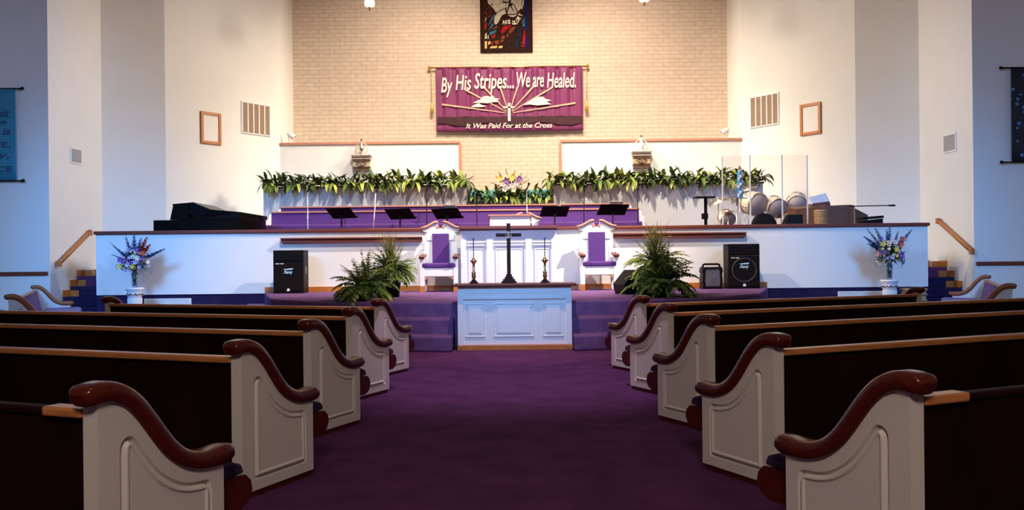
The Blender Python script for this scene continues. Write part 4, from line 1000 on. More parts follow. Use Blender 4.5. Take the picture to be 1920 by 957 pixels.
# drum shield
ysd = 18.6
sh_x = (1356, 1408, 1468, 1515)
tops = (294, 291, 290, 291)
ds = thing('drum_shield', 'clear acrylic drum shield of hinged panels in front of the drum kit', 'screen', (X(1435, ysd), ysd, STZ))
x0s = X(1435, ysd)
dy = (0.30, 0.10, 0.12, 0.32)
pts = [(X(p, ysd+d)-x0s, d, Zh(p, t_, ysd+d)-STZ) for p, t_, d in zip(sh_x, tops, dy)]
for a, b in zip(pts, pts[1:]):
    v = (Vector(b)-Vector(a)); v.z = 0; n = Vector((-v.y, v.x, 0)).normalized()*0.004; g = v.normalized()*0.012
    A, B = Vector((a[0], a[1], 0))+g, Vector((b[0], b[1], 0))-g
    MB().hexa([A-n, B-n, B+n, A+n], [A-n+Vector((0, 0, a[2])), B-n+Vector((0, 0, b[2])), B+n+Vector((0, 0, b[2])), A+n+Vector((0, 0, a[2]))]).done('panel', ACRYL, ds)
for a in pts:
    MB().box(a[0]-0.011, a[0]+0.011, a[1]-0.011, a[1]+0.011, 0.0, a[2]).done('hinge_strip', ACEDGE, ds)
# organ
yo = 19.0
og = thing('organ', 'brown walnut organ console with sloping top at right of stage', 'organ', (X(1570, yo), yo, STZ), 0)
x0 = X(1570, yo); O = lambda px, py: (X(px, yo)-x0, Zh(px, py, yo)-STZ)
pr = [(O(1550, 0)[0], 0.0), (O(1603, 0)[0], 0.0), O(1603, 385), (O(1594, 0)[0], O(1594, 384)[1]), O(1550, 386)]
MB().prism(pr, lambda u, v, d: (u, d, v), 0.0, 0.9).done('side_panel', ORGW, og, bevel=0.01)
MB().hexa([(O(1500, 0)[0], 0.25, 0.0), (O(1550, 0)[0]-0.001, 0.0, 0.0), (O(1550, 0)[0]-0.001, 0.9, 0.0), (O(1500, 0)[0], 0.9, 0.0)], [(O(1500, 0)[0], 0.25, O(1500, 391)[1]), (O(1550, 0)[0]-0.001, 0.0, O(1550, 385)[1]), (O(1550, 0)[0]-0.001, 0.9, O(1550, 380)[1]), (O(1500, 0)[0], 0.9, O(1500, 384)[1])]).done('console', ORGW, og, bevel=0.008)
MB().hexa([(O(1532, 0)[0], 0.3, O(1532, 385)[1]), (O(1568, 0)[0], 0.3, O(1568, 384)[1]), (O(1568, 0)[0], 0.6, O(1568, 384)[1]), (O(1532, 0)[0], 0.6, O(1532, 385)[1])], [(O(1534, 0)[0], 0.3, O(1534, 380)[1]), (O(1566, 0)[0], 0.3, O(1566, 376)[1]), (O(1566, 0)[0], 0.6, O(1566, 376)[1]), (O(1534, 0)[0], 0.6, O(1534, 380)[1])]).done('rack_base', CAPWOOD, og)
a, b, c, d = O(1528, 368), O(1560, 360), O(1567, 377), O(1533, 383)
MB().hexa([(d[0], 0.30, d[1]), (c[0], 0.30, c[1]), (c[0], 0.32, c[1]), (d[0], 0.32, d[1])], [(a[0], 0.34, a[1]), (b[0], 0.34, b[1]), (b[0], 0.36, b[1]), (a[0], 0.36, a[1])]).done('music_rack', ACEDGE, og)
MB().hexa([(O(1603, 0)[0]+0.001, 0.1, 0.0), (O(1632, 0)[0], 0.1, 0.0), (O(1632, 0)[0], 0.9, 0.0), (O(1603, 0)[0]+0.001, 0.9, 0.0)], [(O(1603, 0)[0]+0.001, 0.1, O(1603, 388)[1]), (O(1632, 0)[0], 0.1, O(1632, 403)[1]), (O(1632, 0)[0], 0.9, O(1632, 403)[1]), (O(1603, 0)[0]+0.001, 0.9, O(1603, 388)[1])]).done('key_cover', ORGW, og, bevel=0.006)
# wicker basket, black cases, purple book, low amplifier in front
ybk = 18.42
st = thing('side_table', 'low dark table hidden behind the rail, holding the wicker basket', 'table', (X(1540, ybk), ybk, STZ))
MB().box(X(1462, ybk)-X(1540, ybk), X(1560, ybk)-X(1540, ybk), -0.14, 0.16, 0.75, 0.79).done('tabletop', ORGW, st)
for xx in (X(1466, ybk)-X(1540, ybk), X(1555, ybk)-X(1540, ybk)):
    for yy in (-0.11, 0.13): MB().box(xx-0.02, xx+0.02, yy-0.02, yy+0.02, 0, 0.75).done('leg', ORGW, st)
zs = STZ+0.79
bk = thing('wicker_basket', 'woven tan basket standing in front of the organ', 'basket', (X(1540, ybk), ybk, zs))
hb = Zh(1540, 395, ybk)-zs
mb = MB().lathe([(0.100, 0), (0.118, hb), (0.105, hb), (0.088, 0.02), (0, 0.02)], n=24)
for k in range(10): mb.tube([((0.102+0.017*k/9+0.004*(-1)**(j+k))*cos(2*pi*j/28), (0.102+0.017*k/9+0.004*(-1)**(j+k))*sin(2*pi*j/28), hb*(k+0.5)/10) for j in range(29)], hb*0.055, 5)
mb.tube([(0.122*cos(2*pi*j/28), 0.122*sin(2*pi*j/28), hb) for j in range(29)], 0.013, 6)
mb.done('weave', WICKER, bk)
h1 = Zh(1480, 403, ybk)-zs
t = tag(MB().hexa([(-0.22, -0.12, 0), (0.20, -0.12, 0), (0.20, 0.12, 0), (-0.22, 0.12, 0)], [(-0.10, -0.10, h1), (0.20, -0.10, h1), (0.20, 0.12, h1), (-0.10, 0.12, h1)]).done('equipment_case', BLACK, bevel=0.006, loc=(X(1485, ybk), ybk, zs)), 'black slope-sided case on the rail side, left of purple book', 'case')
bk2 = thing('book', 'purple book leaning beside the wicker basket', 'book', (X(1515, ybk), ybk, zs))
MB().hexa([(-0.09, -0.08, 0), (0.09, -0.08, 0), (0.09, 0.08, 0), (-0.09, 0.08, 0)], [(-0.09, -0.07, 0.09), (0.11, -0.07, 0.10), (0.11, 0.08, 0.10), (-0.09, 0.08, 0.09)]).done('cover', PURPLE, bk2)
MB().box(-0.085, 0.085, -0.084, -0.081, 0.02, 0.07).done('pages', PAPER, bk2)
ya = 18.5
t = thing('amplifier', 'low black amplifier head at right end of the organ', 'amplifier', (X(1632, ya)+0.02, ya, STZ))
ha_ = Zh(1629, 405, ya)-STZ
MB().hexa([(-0.2, -0.12, 0), (0.2, -0.12, 0), (0.2, 0.2, 0), (-0.2, 0.2, 0)], [(-0.2, -0.12, ha_-0.1), (0.2, -0.12, ha_-0.06), (0.2, 0.2, ha_-0.06), (-0.2, 0.2, ha_-0.1)]).done('cabinet', BLACK, t, bevel=0.008)
MB().hexa([(-0.22, -0.13, ha_-0.08), (0.22, -0.13, ha_-0.05), (0.22, 0.2, ha_-0.05), (-0.22, 0.2, ha_-0.08)], [(-0.2, -0.13, ha_-0.03), (0.2, -0.13, ha_), (0.2, 0.2, ha_), (-0.2, 0.2, ha_-0.03)]).done('top', BLACK, t)
# boom microphone over organ
ybm = 18.75
t = thing('microphone_stand', 'boom microphone stand reaching right over the organ end', 'microphone stand', (X(1603, ybm), ybm, STZ), 0, 'microphone stands on the stage')
hm = Zh(1603, 387, ybm)-STZ; x2 = X(1679, ybm)-X(1603, ybm); zz2 = Zh(1679, 385.5, ybm)-STZ
MB().lathe([(0.10, 0), (0.10, 0.012), (0.03, 0.025)], n=20).done('base', BLACK, t)
MB().tube([(0, 0, 0.02), (0, 0, hm)], 0.012, 8).done('pole', CHROME, t)
MB().tube([(-0.10, 0, hm), (x2-0.12, 0, zz2)], 0.011, 8).done('boom', BLACK, t)
MB().tube([(x2-0.14, 0, zz2), (x2, 0, zz2)], [0.016, 0.022], 8).done('microphone', BLACK, t)

# ------------------------------------------------------------------ wall things
def onseg(px, p, q):
    """point of wall segment p-q under picture column px"""
    k = (px-960.0)/FPX; dx, dy_ = q[0]-p[0], q[1]-p[1]
    s = (k*p[1]-p[0])/(dx-k*dy_); return p[0]+dx*s, p[1]+dy_*s
def wall_place(px0, px1, py0, py1, p, q):
    """centre, width, bottom z, height and yaw for a thing on a wall seen between two columns"""
    xa_, ya_ = onseg(px0, p, q); xb_, yb_ = onseg(px1, p, q)
    yaw = atan2(yb_-ya_, xb_-xa_); wdt = sqrt((xb_-xa_)**2+(yb_-ya_)**2); xm, ym = (xa_+xb_)/2, (ya_+yb_)/2
    pm = (px0+px1)/2; z0 = Zh(pm, py1, ym); z1_ = Zh(pm, py0, ym)
    return (xm, ym, z0), wdt, z1_-z0, yaw
segA = {-1: ((-PA0[0], PA0[1]), (-PA1[0], PA1[1])), 1: (PA0, PA1)}
segC = {-1: ((-PB[0], PB[1]), (-PC[0], PC[1])), 1: (PB, PC)}
for sg, nm, fr, vt, gr in ((-1, 'left', (378, 416, 211, 271), (456, 508, 196, 251), (133, 154, 277, 308)), (1, 'right', (1504, 1543, 194, 253), (1411, 1463, 180, 235), (1772, 1796, 250, 286))):
    loc, wd, hg, yaw = wall_place(*fr, *segA[sg])
    t = thing('picture_frame', 'empty wooden picture frame on the %s chancel wall' % nm, 'frame', loc, yaw, 'wooden frames on the chancel walls')
    fw = 0.075; a = wd/2
    MB().box(-a, -a+fw, -0.045, -0.002, 0, hg).box(a-fw, a, -0.045, -0.002, 0, hg).box(-a+fw, a-fw, -0.045, -0.002, 0, fw).box(-a+fw, a-fw, -0.045, -0.002, hg-fw, hg).done('frame', OAK, t, bevel=0.008)
    MB().box(-a+fw, a-fw, -0.02, -0.004, fw, hg-fw).done('backing', PAPER, t)
    loc, wd, hg, yaw = wall_place(*vt, *segA[sg])
    t = thing('air_return_grille', 'brown slatted air grille in white frame on the %s chancel wall' % nm, 'vent', loc, yaw, 'air grilles on the chancel walls')
    a = wd/2; m_ = MB().box(-a-0.03, a+0.03, -0.012, -0.002, -0.03, hg+0.03); pw = wd/5
    for k in range(6): m_.box(-a+k*pw-0.016, -a+k*pw+0.016, -0.03, -0.012, -0.03, hg+0.03)
    m_.box(-a, a, -0.03, -0.012, -0.03, 0.0).box(-a, a, -0.03, -0.012, hg, hg+0.03).done('frame', PWHITE, t)
    s = MB()
    for k in range(5):
        s.box(-a+k*pw+0.017, -a+(k+1)*pw-0.017, -0.016, -0.0121, 0.001, hg-0.001)
        for j in range(22):
            z = hg*(j+0.5)/22; s.box(-a+k*pw+0.017, -a+(k+1)*pw-0.017, -0.026, -0.016, z-0.010, z+0.008)
    s.done('louvres', BROWNG, t)
    loc, wd, hg, yaw = wall_place(*gr, *segC[sg])
    t = thing('wall_speaker_grille', 'small square grey grille high on the %s stair wall' % nm, 'vent', loc, yaw, 'grey square wall grilles')
    a = wd/2; MB().box(-a, a, -0.02, -0.002, 0, hg).done('frame', PWHITE, t, bevel=0.004)
    s = MB().box(-a+0.04, a-0.04, -0.026, -0.0201, 0.04, hg-0.04)
    for j in range(10):
        z = 0.05+(hg-0.1)*j/9; s.box(-a+0.04, a-0.04, -0.032, -0.026, z-0.008, z+0.006)
    s.done('mesh', GREYG, t)
# handrails
for sg, nm, p0, p1 in ((-1, 'left', (163, 436), (104, 494)), (1, 'right', (1766, 414), (1829, 471))):
    A = onseg(p0[0], *segC[sg]); B = onseg(p1[0], *segC[sg])
    za, zb_ = Zh(p0[0], p0[1], A[1]), Zh(p1[0], p1[1], B[1])
    t = thing('handrail', 'sloping oak handrail on the %s stair wall' % nm, 'handrail', (A[0], A[1], za), 0, 'oak stair handrails')
    off = Vector((-sg*0.075, 0, 0)); v0 = off; v1 = Vector((B[0]-A[0], B[1]-A[1], zb_-za))+off
    MB().sweep([v0, v0.lerp(v1, 0.5), v1], [(-0.03, -0.045), (0.03, -0.045), (0.034, 0.01), (0.02, 0.045), (-0.02, 0.045), (-0.034, 0.01)], side=(1, 0, 0)).done('rail', OAK, t)
    m_ = MB()
    for v, dz in ((v0, 0.0), (v1, 0.0)):
        m_.box(*sorted((v.x-0.04, v.x+0.04)), v.y-0.05, v.y+0.05, v.z-0.07, v.z+0.055)
    m_.done('end_block', OAK, t, bevel=0.01)
    m_ = MB()
    for k in (0.12, 0.88):
        v = v0.lerp(v1, k); m_.tube([v+Vector((0, 0, -0.03)), v+Vector((sg*0.045, 0, -0.06)), v+Vector((sg*0.068+(0.13*sg*0), 0, -0.06))], 0.01, 6)
    m_.done('bracket', BRASS, t)
# floor registers in the stage base
for nm, a, b in (('left', 270, 358), ('right', 1570, 1652)):
    y = YM+0.018; xa_, xb_ = X(a, y), X(b, y); zc2 = 0.46
    t = thing('floor_register', 'white louvred register at foot of the stage wall, %s' % nm, 'vent', ((xa_+xb_)/2, y, 0.34), 0, 'registers in the stage base')
    hw_ = (xb_-xa_)/2; hh_ = 0.22
    MB().box(-hw_, hw_, -0.02, 0, 0, 0.025).box(-hw_, hw_, -0.02, 0, hh_-0.025, hh_).box(-hw_, -hw_+0.03, -0.02, 0, 0.025, hh_-0.025).box(hw_-0.03, hw_, -0.02, 0, 0.025, hh_-0.025).box(-0.015, 0.015, -0.02, 0, 0.025, hh_-0.025).done('frame', PWHITE, t)
    s = MB().box(-hw_+0.03, hw_-0.03, -0.006, -0.002, 0.025, hh_-0.025)
    for j in range(7):
        z = 0.035+j*0.0235; s.hexa([(-hw_+0.031, -0.018, z), (hw_-0.031, -0.018, z), (hw_-0.031, -0.006, z+0.008), (-hw_+0.031, -0.006, z+0.008)], [(-hw_+0.031, -0.018, z+0.006), (hw_-0.031, -0.018, z+0.006), (hw_-0.031, -0.006, z+0.014), (-hw_+0.031, -0.006, z+0.014)])
    s.done('louvres', PWHITE, t)
# woven hamper by the right pedestal
yh = 17.3
t = thing('wicker_hamper', 'woven tan basket on floor right of the right flower pedestal', 'basket', (X(1712, yh), yh, 0))
hz = Zh(1706, 541, yh); MB().box(-0.19, 0.19, -0.14, 0.14, 0, hz-0.04).done('body', WICKER, t, bevel=0.03)
m_ = MB()
for k in range(5):
    z = (hz-0.06)*(k+0.5)/5; m_.tube([(-0.195, -0.145, z), (0.195, -0.145, z), (0.195, 0.145, z), (-0.195, 0.145, z), (-0.195, -0.145, z)], 0.018, 6)
m_.done('weave', WICKER, t)
MB().box(-0.205, 0.205, -0.155, 0.155, hz-0.04, hz).done('lid', WICKER, t, bevel=0.012)

# corbel shelves with lamps
def corbel(px, pyt, pyb, label, lamplabel, shiny):
    y = YP; x = X(px, y); z0 = Zh(px, pyb, y); z1_ = Zh(px, pyt, y); h = z1_-z0
    t = thing('wall_corbel', label, 'shelf', (x, y, z0), 0, 'ornate wall corbels')
    def tier(mb, hw, d, a, b): mb.box(-hw, hw, -d, -0.002, a*h, b*h)
    m_ = MB(); tier(m_, 0.265, 0.26, 0.93, 1.0); tier(m_, 0.25, 0.24, 0.86, 0.925); tier(m_, 0.235, 0.22, 0.72, 0.80); m_.done('shelf', TAUPE, t, bevel=0.008)
    m_ = MB(); tier(m_, 0.235, 0.225, 0.801, 0.859); tier(m_, 0.225, 0.20, 0.60, 0.719); tier(m_, 0.225, 0.15, 0.15, 0.26); tier(m_, 0.22, 0.14, 0.0, 0.10); m_.done('dark_band', UMBER, t, bevel=0.006)
    m_ = MB(); tier(m_, 0.23, 0.17, 0.261, 0.599); tier(m_, 0.215, 0.13, 0.101, 0.149); m_.done('body', ANTGOLD, t, bevel=0.02)
    m_ = MB(); yy = -0.175
    for sx in (-1, 1):
        m_.tube([(sx*0.02, yy, 0.28*h), (sx*0.08, yy-0.005, 0.36*h), (sx*0.13, yy-0.005, 0.5*h), (sx*0.10, yy-0.005, 0.57*h), (sx*0.03, yy-0.005, 0.5*h)], 0.016, 6)
    m_.tube([(0, yy, 0.27*h), (0, yy-0.01, 0.55*h)], [0.022, 0.01], 6)
    m_.done('carved_ornament', UMBER, t)
    l = thing('oil_lamp', lamplabel, 'lamp', (x, y-0.13, z1_), 0, 'ornaments on the corbels')
    MB().lathe([(0.09, 0), (0.09, 0.015), (0.05, 0.03), (0.03, 0.06), (0.055, 0.09), (0.075, 0.14), (0.07, 0.20), (0.045, 0.25), (0.03, 0.29), (0.032, 0.36), (0.02, 0.365), (0.02, 0.10), (0, 0.08)], n=20).done('glass_body', CHROME if shiny else PORC, l)
    MB().tube([(0.155*cos(2*pi*k/28), 0.01, 0.17+0.155*sin(2*pi*k/28)) for k in range(29)], 0.012, 6).done('ring', ANTGOLD if shiny else PORC, l)
    MB().lathe([(0.015, 0.365), (0.015, 0.40), (0.03, 0.405), (0.03, 0.42), (0, 0.425)], n=12).done('finial', UMBER, l)
corbel(681.5, 292, 322, 'carved taupe and gold corbel shelf on left white panel wall', 'silver ornament in gold ring on the left corbel', True)
corbel(1203.5, 285, 317, 'carved taupe and gold corbel shelf on right white panel wall', 'white ornament with ring on the right corbel', False)
# little spotlights on the panel walls
for px, py, sg, nm in ((549, 254, 1, 'left'), (1362, 243, -1, 'right')):
    y = YP+0.3; x = X(px, y); zb = zt+0.06
    t = thing('spotlight', 'small white bullet spotlight on top of %s panel wall' % nm, 'lamp', (x, YP+0.06, zb), 0, 'small white spotlights')
    MB().box(-0.05, 0.05, -0.05, 0.05, 0, 0.015).tube([(0, 0, 0.01), (-sg*0.03, 0, 0.22), (-sg*0.02, 0, 0.25)], 0.012, 6).done('stem', PWHITE, t)
    R = Matrix.Rotation(sg*radians(125), 4, 'Y')
    MB().lathe([(0, -0.06), (0.045, -0.05), (0.055, 0.02), (0.085, 0.17), (0.075, 0.17), (0.05, 0.06), (0, 0.05)], (sg*0.0, 0, 0.24), 18, R).done('shade', PWHITE, t)

# ------------------------------------------------------------------ purple banner on the brick
yB = 25.36
xb0, xb1 = X(821, yB), X(1096, yB); zb0, zb1 = Zh(957, 246, yB), Zh(957, 127, yB)
bn = thing('cloth_banner', 'large purple banner reading By His Stripes We are Healed on brick wall', 'banner', (0, yB, zb0))
H = zb1-zb0
def cl(u, v):
    x = xb0+(xb1-xb0)*u; k = v
    amp = 0.010+0.03*k**1.5
    y = amp*sin(u*2*pi*10)+0.012*sin(u*2*pi*23+1.3)*(0.4+k*0.6)+0.01*sin(u*9+v*4)
    z = H*v + (0.022*abs(sin(u*pi*10))*(v**6)) - 0.02*sin(u*pi)*(1-v)
    return (x, y, z)
MB().grid(cl, 220, 16).done('cloth', VINYL, bn, norm=False, thick=0.008)
rodz = H+0.0
MB().tube([(X(812, yB), 0.0, rodz+0.02), (X(1103, yB), 0.0, rodz+0.02)], 0.022, 10).ball((X(809, yB), 0, rodz+0.02), 0.05, 12, 8).ball((X(1105, yB), 0, rodz+0.02), 0.05, 12, 8).tube([(X(822, yB), 0.0, rodz+0.02), (X(822, yB), 0.135, rodz+0.02)], 0.015, 6).tube([(X(1094, yB), 0.0, rodz+0.02), (X(1094, yB), 0.135, rodz+0.02)], 0.015, 6).done('rod', BRASS, bn)
for px, py in ((813, 212), (1103, 208)):
    x = X(px, yB); zt3 = Zh(px, py, yB)-zb0
    m_ = MB().tube([(x, -0.02, rodz), (x, -0.02, zt3+0.30)], 0.009, 5).lathe([(0.0, 0.30), (0.03, 0.28), (0.022, 0.22), (0.035, 0.20), (0.05, 0.0), (0.0, 0.0)], (x, -0.02, zt3), 12)
    m_.done('tassel', GOLD, bn)
yl = -0.062
bx = lambda px: X(px, yB)
bz = lambda px, py: Zh(px, py, yB)-zb0
m_ = MB()
for s_, p0, p1, base, cap in (('By', 831, 852, 172.5, 27), ('His', 858, 887, 168, 27), ('Stripes...', 893, 967, 166, 28), ('We', 972, 997, 164, 27), ('are', 1002, 1023, 164, 27), ('Healed.', 1029, 1083, 165.5, 27)):
    text_into(m_, s_, bx(p0), bx(p1), bz(960, base), cap*yB/FPX, yl, shear=0.18, bold=0.012, depth=0.01)
m_.done('upper_lettering', CREAMP, bn)
m_ = MB(); text_into(m_, 'It Was Paid For at the Cross', bx(877), bx(1038), bz(957, 240.5), 9.0*yB/FPX, yl, shear=0.25, bold=0.012, depth=0.01)
m_.done('lower_lettering', CREAMP, bn)
m_ = MB(); o_ = Vector((bx(957.5), yl+0.012, bz(957, 213)))
for px, py in ((832, 195), (874, 167), (910, 163), (941, 163), (974, 163), (1004, 163), (1039, 165), (1082, 195)):
    e = Vector((bx(px), yl+0.012, bz(960, py))); d = (e-o_).normalized(); n = Vector((-d.z, 0, d.x))
    s0 = o_+d*0.10
    m_.hexa([s0-n*0.008, e-n*0.022, e+n*0.022, s0+n*0.008], [p+Vector((0, 0.006, 0)) for p in (s0-n*0.008, e-n*0.022, e+n*0.022, s0+n*0.008)])
m_.done('sun_rays', RAYP, bn)
m_ = MB(); m_.box(bx(955.2), bx(960.2), yl-0.012, yl, bz(957, 228), bz(957, 194)).box(bx(946), bx(968), yl-0.012, yl, bz(957, 203.5), bz(957, 200.5))
m_.done('applique_cross', CREAMP, bn)
def cloud(pts, name='cloud'):
    m_ = MB(); q = [(bx(p), bz(960, y)) for p, y in pts]; m_.prism(q, lambda u, v, d: (u, d, v), yl-0.008, yl+0.002); m_.done(name, CREAMP, bn)
cloud([(890, 193), (898, 189), (904, 187), (908, 182), (916, 180), (922, 182), (926, 180), (932, 185), (940, 186), (934, 189), (940, 192), (928, 192), (918, 194), (902, 193)])
cloud([(886, 201), (892, 197), (896, 195), (902, 194), (906, 197), (915, 199), (908, 201), (898, 201)])
cloud([(983, 198), (994, 193), (1004, 187), (1012, 183), (1021, 183), (1026, 187), (1037, 190), (1028, 192), (1036, 197), (1022, 198), (1010, 199), (996, 197)])
m_ = MB()
q = [(bx(823), bz(960, 233)), (bx(823), bz(960, 220))]
random.seed(3)
for k in range(30): q.append((bx(826+267*k/29), bz(960, 219+random.uniform(-1.5, 1.0))))
q += [(bx(1094), bz(960, 220)), (bx(1094), bz(960, 233))]
for k in range(20): q.append((bx(1090-264*k/19), bz(960, 233+3*sin(k*0.9))))
m_.prism(q, lambda u, v, d: (u, d, v), yl+0.020, yl+0.026); m_.done('dark_hill', HILLP, bn)

# ------------------------------------------------------------------ stained glass window
yW = 25.5
wx0, wx1 = X(907, yW), X(1001, yW); wz0 = Zh(954, 96.5, yW); wz1 = 8.95
SGF = mat('leaded_frame', (0.022, 0.006, 0.004), 0.7, var=0.3, spec=0.1)
SG = [mat('glass_'+n, c, 0.5, var=0.22, vscale=9, spec=0.03) for n, c in (('cream', (0.52, 0.46, 0.36)), ('red', (0.30, 0.008, 0.012)), ('blue', (0.03, 0.13, 0.22)), ('deep_blue', (0.005, 0.008, 0.11)), ('amber', (0.20, 0.05, 0.012)), ('brown', (0.030, 0.007, 0.004)), ('yellow', (0.60, 0.42, 0.16)), ('teal', (0.006, 0.022, 0.045)))]
win = thing('window_1', '', '', (0, yW, wz0)); 
del win['label']; del win['category']; win['kind'] = 'structure'
MB().box(wx0, wx1, -0.07, -0.002, 0, wz1-wz0).done('backing', SGF, win)
m_ = MB().box(wx0-0.03, wx0+0.03, -0.09, -0.002, -0.03, wz1-wz0).box(wx1-0.03, wx1+0.03, -0.09, -0.002, -0.03, wz1-wz0).box(wx0+0.03, wx1-0.03, -0.09, -0.002, -0.03, 0.03); m_.done('window_frame', SGF, win, bevel=0.005)
def Q(zx, zy):   # design grid of the pane, 8.7 units to a picture pixel
    px, py = 880+zx/8.7, zy/8.7; return (X(px, yW), Zh(954, py, yW)-wz0)
gm = MB()
def pane(mi, *pts, d=0.0): gm.mi = mi; gm.prism([Q(*p) for p in pts], lambda u, v, dd: (u, dd, v), -0.085-d, -0.0705)
pane(0, (345, 50), (345, -160), (430, -260), (520, -200), (600, 40), (580, 55), (440, 150), (375, 95))
pane(0, (440, 150), (580, 60), (640, 70), (650, 130), (560, 170), (480, 220))
pane(0, (490, 230), (625, 150), (640, 235), (580, 255), (545, 310), (530, 350), (495, 400), (460, 410), (445, 370), (450, 300))
pane(0, (660, 240), (705, 110), (790, 240)); pane(0, (645, 60), (690, 60), (655, 200)); pane(0, (730, 110), (760, 85), (820, 215), (795, 240)); pane(0, (720, 60), (740, -200), (870, -260), (900, -60), (895, 140), (835, 205), (775, 80))
pane(0, (670, 260), (800, 255), (835, 230), (800, 275), (760, 295), (720, 290)); pane(0, (910, 60), (905, -120), (940, -120), (930, 90), (900, 180), (895, 150))
pane(0, (610, 40), (590, -250), (640, -280), (700, -240), (690, 40))
pane(2, (450, 235), (455, 260), (430, 320), (380, 400), (350, 430), (390, 330)); pane(2, (430, 380), (440, 420), (375, 490), (350, 510), (390, 430)); pane(2, (365, 540), (485, 490), (470, 540), (380, 590)); pane(2, (895, 380), (945, 290), (945, 360), (900, 400)); pane(2, (905, 410), (945, 380), (945, 445), (910, 450))
pane(1, (550, 520), (600, 440), (740, 420), (650, 500), (570, 570)); pane(1, (395, 610), (470, 555), (465, 610), (430, 640)); pane(1, (395, 690), (430, 700), (420, 740), (385, 745)); pane(1, (290, 390), (325, 370), (325, 440), (300, 500), (290, 480)); pane(1, (910, 640), (940, 480), (950, 560), (950, 740), (890, 740)); pane(1, (880, 755), (945, 755), (945, 780), (885, 780))
pane(4, (680, 540), (710, 470), (790, 450), (770, 500), (710, 560)); pane(4, (640, 610), (660, 560), (690, 570), (660, 610)); pane(4, (560, 650), (570, 600), (615, 590), (620, 630), (590, 645)); pane(4, (440, 680), (520, 665), (525, 710), (480, 745)); pane(4, (545, 715), (555, 665), (605, 655), (590, 680)); pane(4, (400, 490), (500, 420), (490, 470), (420, 495))
pane(0, (290, 360), (320, 280), (322, 310), (300, 360)); pane(0, (290, 640), (300, 560), (322, 540), (325, 640)); pane(6, (290, 680), (325, 680), (325, 800), (290, 800)); pane(6, (345, 690), (385, 680), (380, 720), (345, 745)); pane(0, (340, 600), (355, 575), (355, 640), (340, 640)); pane(6, (370, 795), (400, 760), (500, 760), (480, 795)); pane(6, (510, 795), (525, 760), (585, 760), (570, 795))
pane(3, (958, 350), (990, 350), (1000, 500), (958, 510)); pane(3, (962, 610), (1000, 600), (1000, 790), (962, 790))
pane(7, (770, 760), (800, 660), (860, 590), (840, 700), (800, 790)); pane(7, (840, 560), (880, 540), (890, 600), (850, 640)); pane(7, (820, 500), (880, 480), (880, 520), (830, 545))
pane(5, (290, 60), (335, 60), (430, 170), (440, 220), (380, 330), (340, 330), (290, 240)); pane(5, (510, 560), (545, 430), (590, 300), (640, 270), (740, 310), (860, 270), (900, 250), (890, 340), (700, 400), (600, 420), (530, 560))
pane(5, (290, 50), (290, -240), (330, -240), (335, 50)); pane(3, (960, 330), (960, -240), (1000, -240), (1000, 330))
random.seed(4)
for k in range(46):
    zx, zy = random.uniform(600, 900), random.uniform(430, 790)
    if zx > 720-(zy-430)*0.35 and zx < 890 and not (750 < zx and zy < 440):
        q_ = random.uniform(5, 10); pane(random.choice((7, 7, 3, 1, 2)), (zx-q_, zy-q_), (zx+q_, zy-q_*0.6), (zx+q_*0.7, zy+q_), (zx-q_*0.8, zy+q_*0.7), d=0.002)
for k in range(26):
    zx, zy = random.uniform(295, 420), random.uniform(70, 300)
    q_ = random.uniform(5, 11); pane(random.choice((4, 5, 5, 1)), (zx-q_, zy-q_*1.4), (zx+q_*0.6, zy-q_), (zx+q_*0.7, zy+q_*1.3), (zx-q_*0.8, zy+q_), d=0.002)
gm.done('stained_glass', SG, win)
m_ = MB()
for ch, zx, zy, rot in (('H', 605, 412, 0.16), ('I', 650, 405, 0.05), ('S', 690, 402, 0.0), ('G', 760, 415, 0.05), ('L', 805, 408, 0.25), ('O', 840, 380, 0.5), ('R', 875, 330, 0.85), ('Y', 905, 275, 1.1)):
    cx_, cz_ = Q(zx, zy); sub = MB(); wl = 0.018 if ch == 'I' else 0.075
    text_into(sub, ch, -wl/2, wl/2, 0, 0.11, 0, bold=0.02, depth=0.01)
    Rm = Matrix.Translation((cx_, -0.097, cz_)) @ Matrix.Rotation(-rot if ch != 'H' else 0.12, 4, 'Y')
    idx = {}
    for v in sub.bm.verts: idx[v] = m_._v(Rm @ v.co)
    for f in sub.bm.faces: m_.face([idx[v] for v in f.verts])
    sub.bm.free()
m_.done('lettering', CREAMP, win)

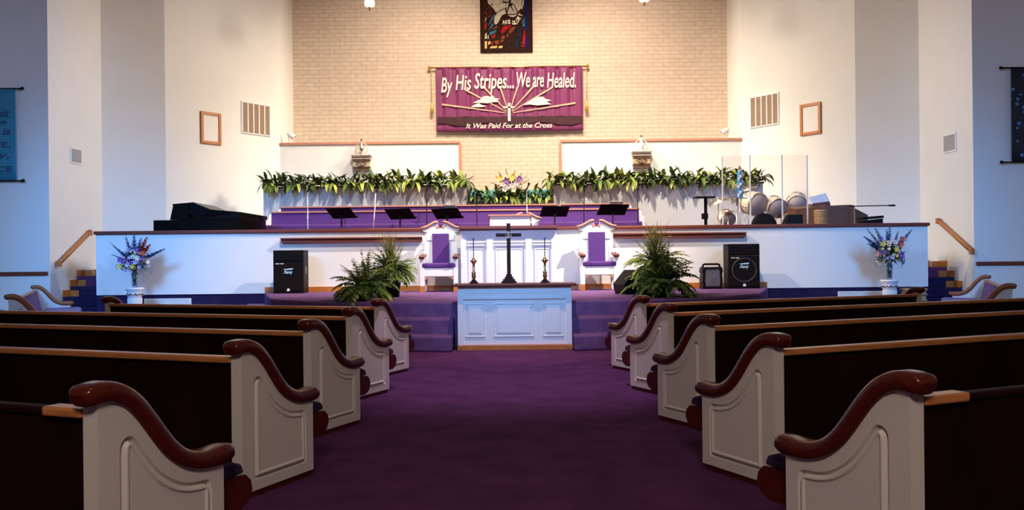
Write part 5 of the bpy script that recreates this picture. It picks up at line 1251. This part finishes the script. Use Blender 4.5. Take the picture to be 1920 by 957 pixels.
# ------------------------------------------------------------------ transept banners
yD = 18.33
def side_banner(sg, px_edge, px_far, pyt, pyb, cloth, label, rodpx):
    xa_, xb_ = sorted((X(px_edge, yD), X(px_far, yD))); z0 = Zh(px_edge, pyb, yD); z1_ = Zh(px_edge, pyt, yD); h = z1_-z0
    t = thing('wall_banner', label, 'banner', ((xa_+xb_)/2, yD, z0), 0); hw_ = (xb_-xa_)/2
    MB().grid(lambda u, v: (-hw_+2*hw_*u, 0.006*sin(u*14), h*v), 40, 6).done('cloth', cloth, t, norm=False, thick=0.008)
    e = X(rodpx, yD)-(xa_+xb_)/2
    for zz_ in (h+0.0, 0.0):
        m_ = MB().tube([(-hw_-0.10 if sg < 0 else e, 0.0, zz_), (e if sg < 0 else hw_+0.10, 0.0, zz_)], 0.014, 8).ball((e, 0, zz_), 0.035, 10, 6).tube([(e-(0.08 if sg < 0 else -0.08), 0, zz_), (e-(0.08 if sg < 0 else -0.08), 0.062, zz_-0.0)], 0.012, 6)
        m_.done('rod', BLACK, t)
    return t, (xa_+xb_)/2, z0
t, xc, z0 = side_banner(-1, 32, -75, 166, 339, BANB, 'blue hanging banner with dark lettering on left transept wall', 45)
m_ = MB()
for s_, a, b, base, cap in (('the Fruit', -62, 22, 220, 16), ('of the', -34, 16, 233, 8), ('Spirit is', -50, 23, 253, 13), ('LOVE,', -42, 22, 277, 10), ('joy,', -32, 20, 297, 12), ('PEACE', -45, 25, 322, 10)):
    text_into(m_, s_, X(a, yD)-xc, X(b, yD)-xc, Zh(0, base, yD)-z0, cap*yD/FPX, -0.022, shear=0.25 if s_[0] not in 'LP' else 0, depth=0.01)
m_.done('lettering', NAVYT, t)
t, xc, z0 = side_banner(1, 1899, 2005, 127, 304, BANK, 'black banner printed with blue grapes on right transept wall', 1880)
random.seed(9); m_ = MB()
for k in range(60):
    px = random.uniform(1901, 2000); py = random.uniform(140, 300); r = random.uniform(0.025, 0.045)
    m_.lathe([(0, -0.004), (r*0.8, -0.003), (r, 0.003), (0, 0.004)], (X(px, yD)-xc, -0.015, Zh(1900, py, yD)-z0), 12, Matrix.Rotation(pi/2, 4, 'X'))
m_.done('grape_print', GRAPE, t)

# ------------------------------------------------------------------ pendants at the ceiling
for px, nm, py in ((698, 'left', 21), (1213, 'right', 12)):
    y = 22.0; x = X(px, y); zb = Zh(px, py, y)
    t = thing('pendant_lamp', 'lit cream glass pendant lamp near top of picture, %s of stained glass' % nm, 'lamp', (x, y, zb), 0, 'pendant lamps')
    MB().lathe([(0.0, 0.0), (0.02, 0.01), (0.018, 0.06), (0.03, 0.07), (0.06, 0.09)], n=12).done('finial', BRASS, t)
    MB().lathe([(0.06, 0.092), (0.115, 0.13), (0.13, 0.19), (0.12, 0.24), (0.08, 0.28), (0.0, 0.285)], n=20).done('glass_globe', LAMPG, t)
    MB().lathe([(0.085, 0.286), (0.05, 0.33), (0.015, 0.36), (0.012, WH-zb-0.04), (0.07, WH-zb-0.03), (0.07, WH-zb)], n=14).done('rod', BRASS, t)
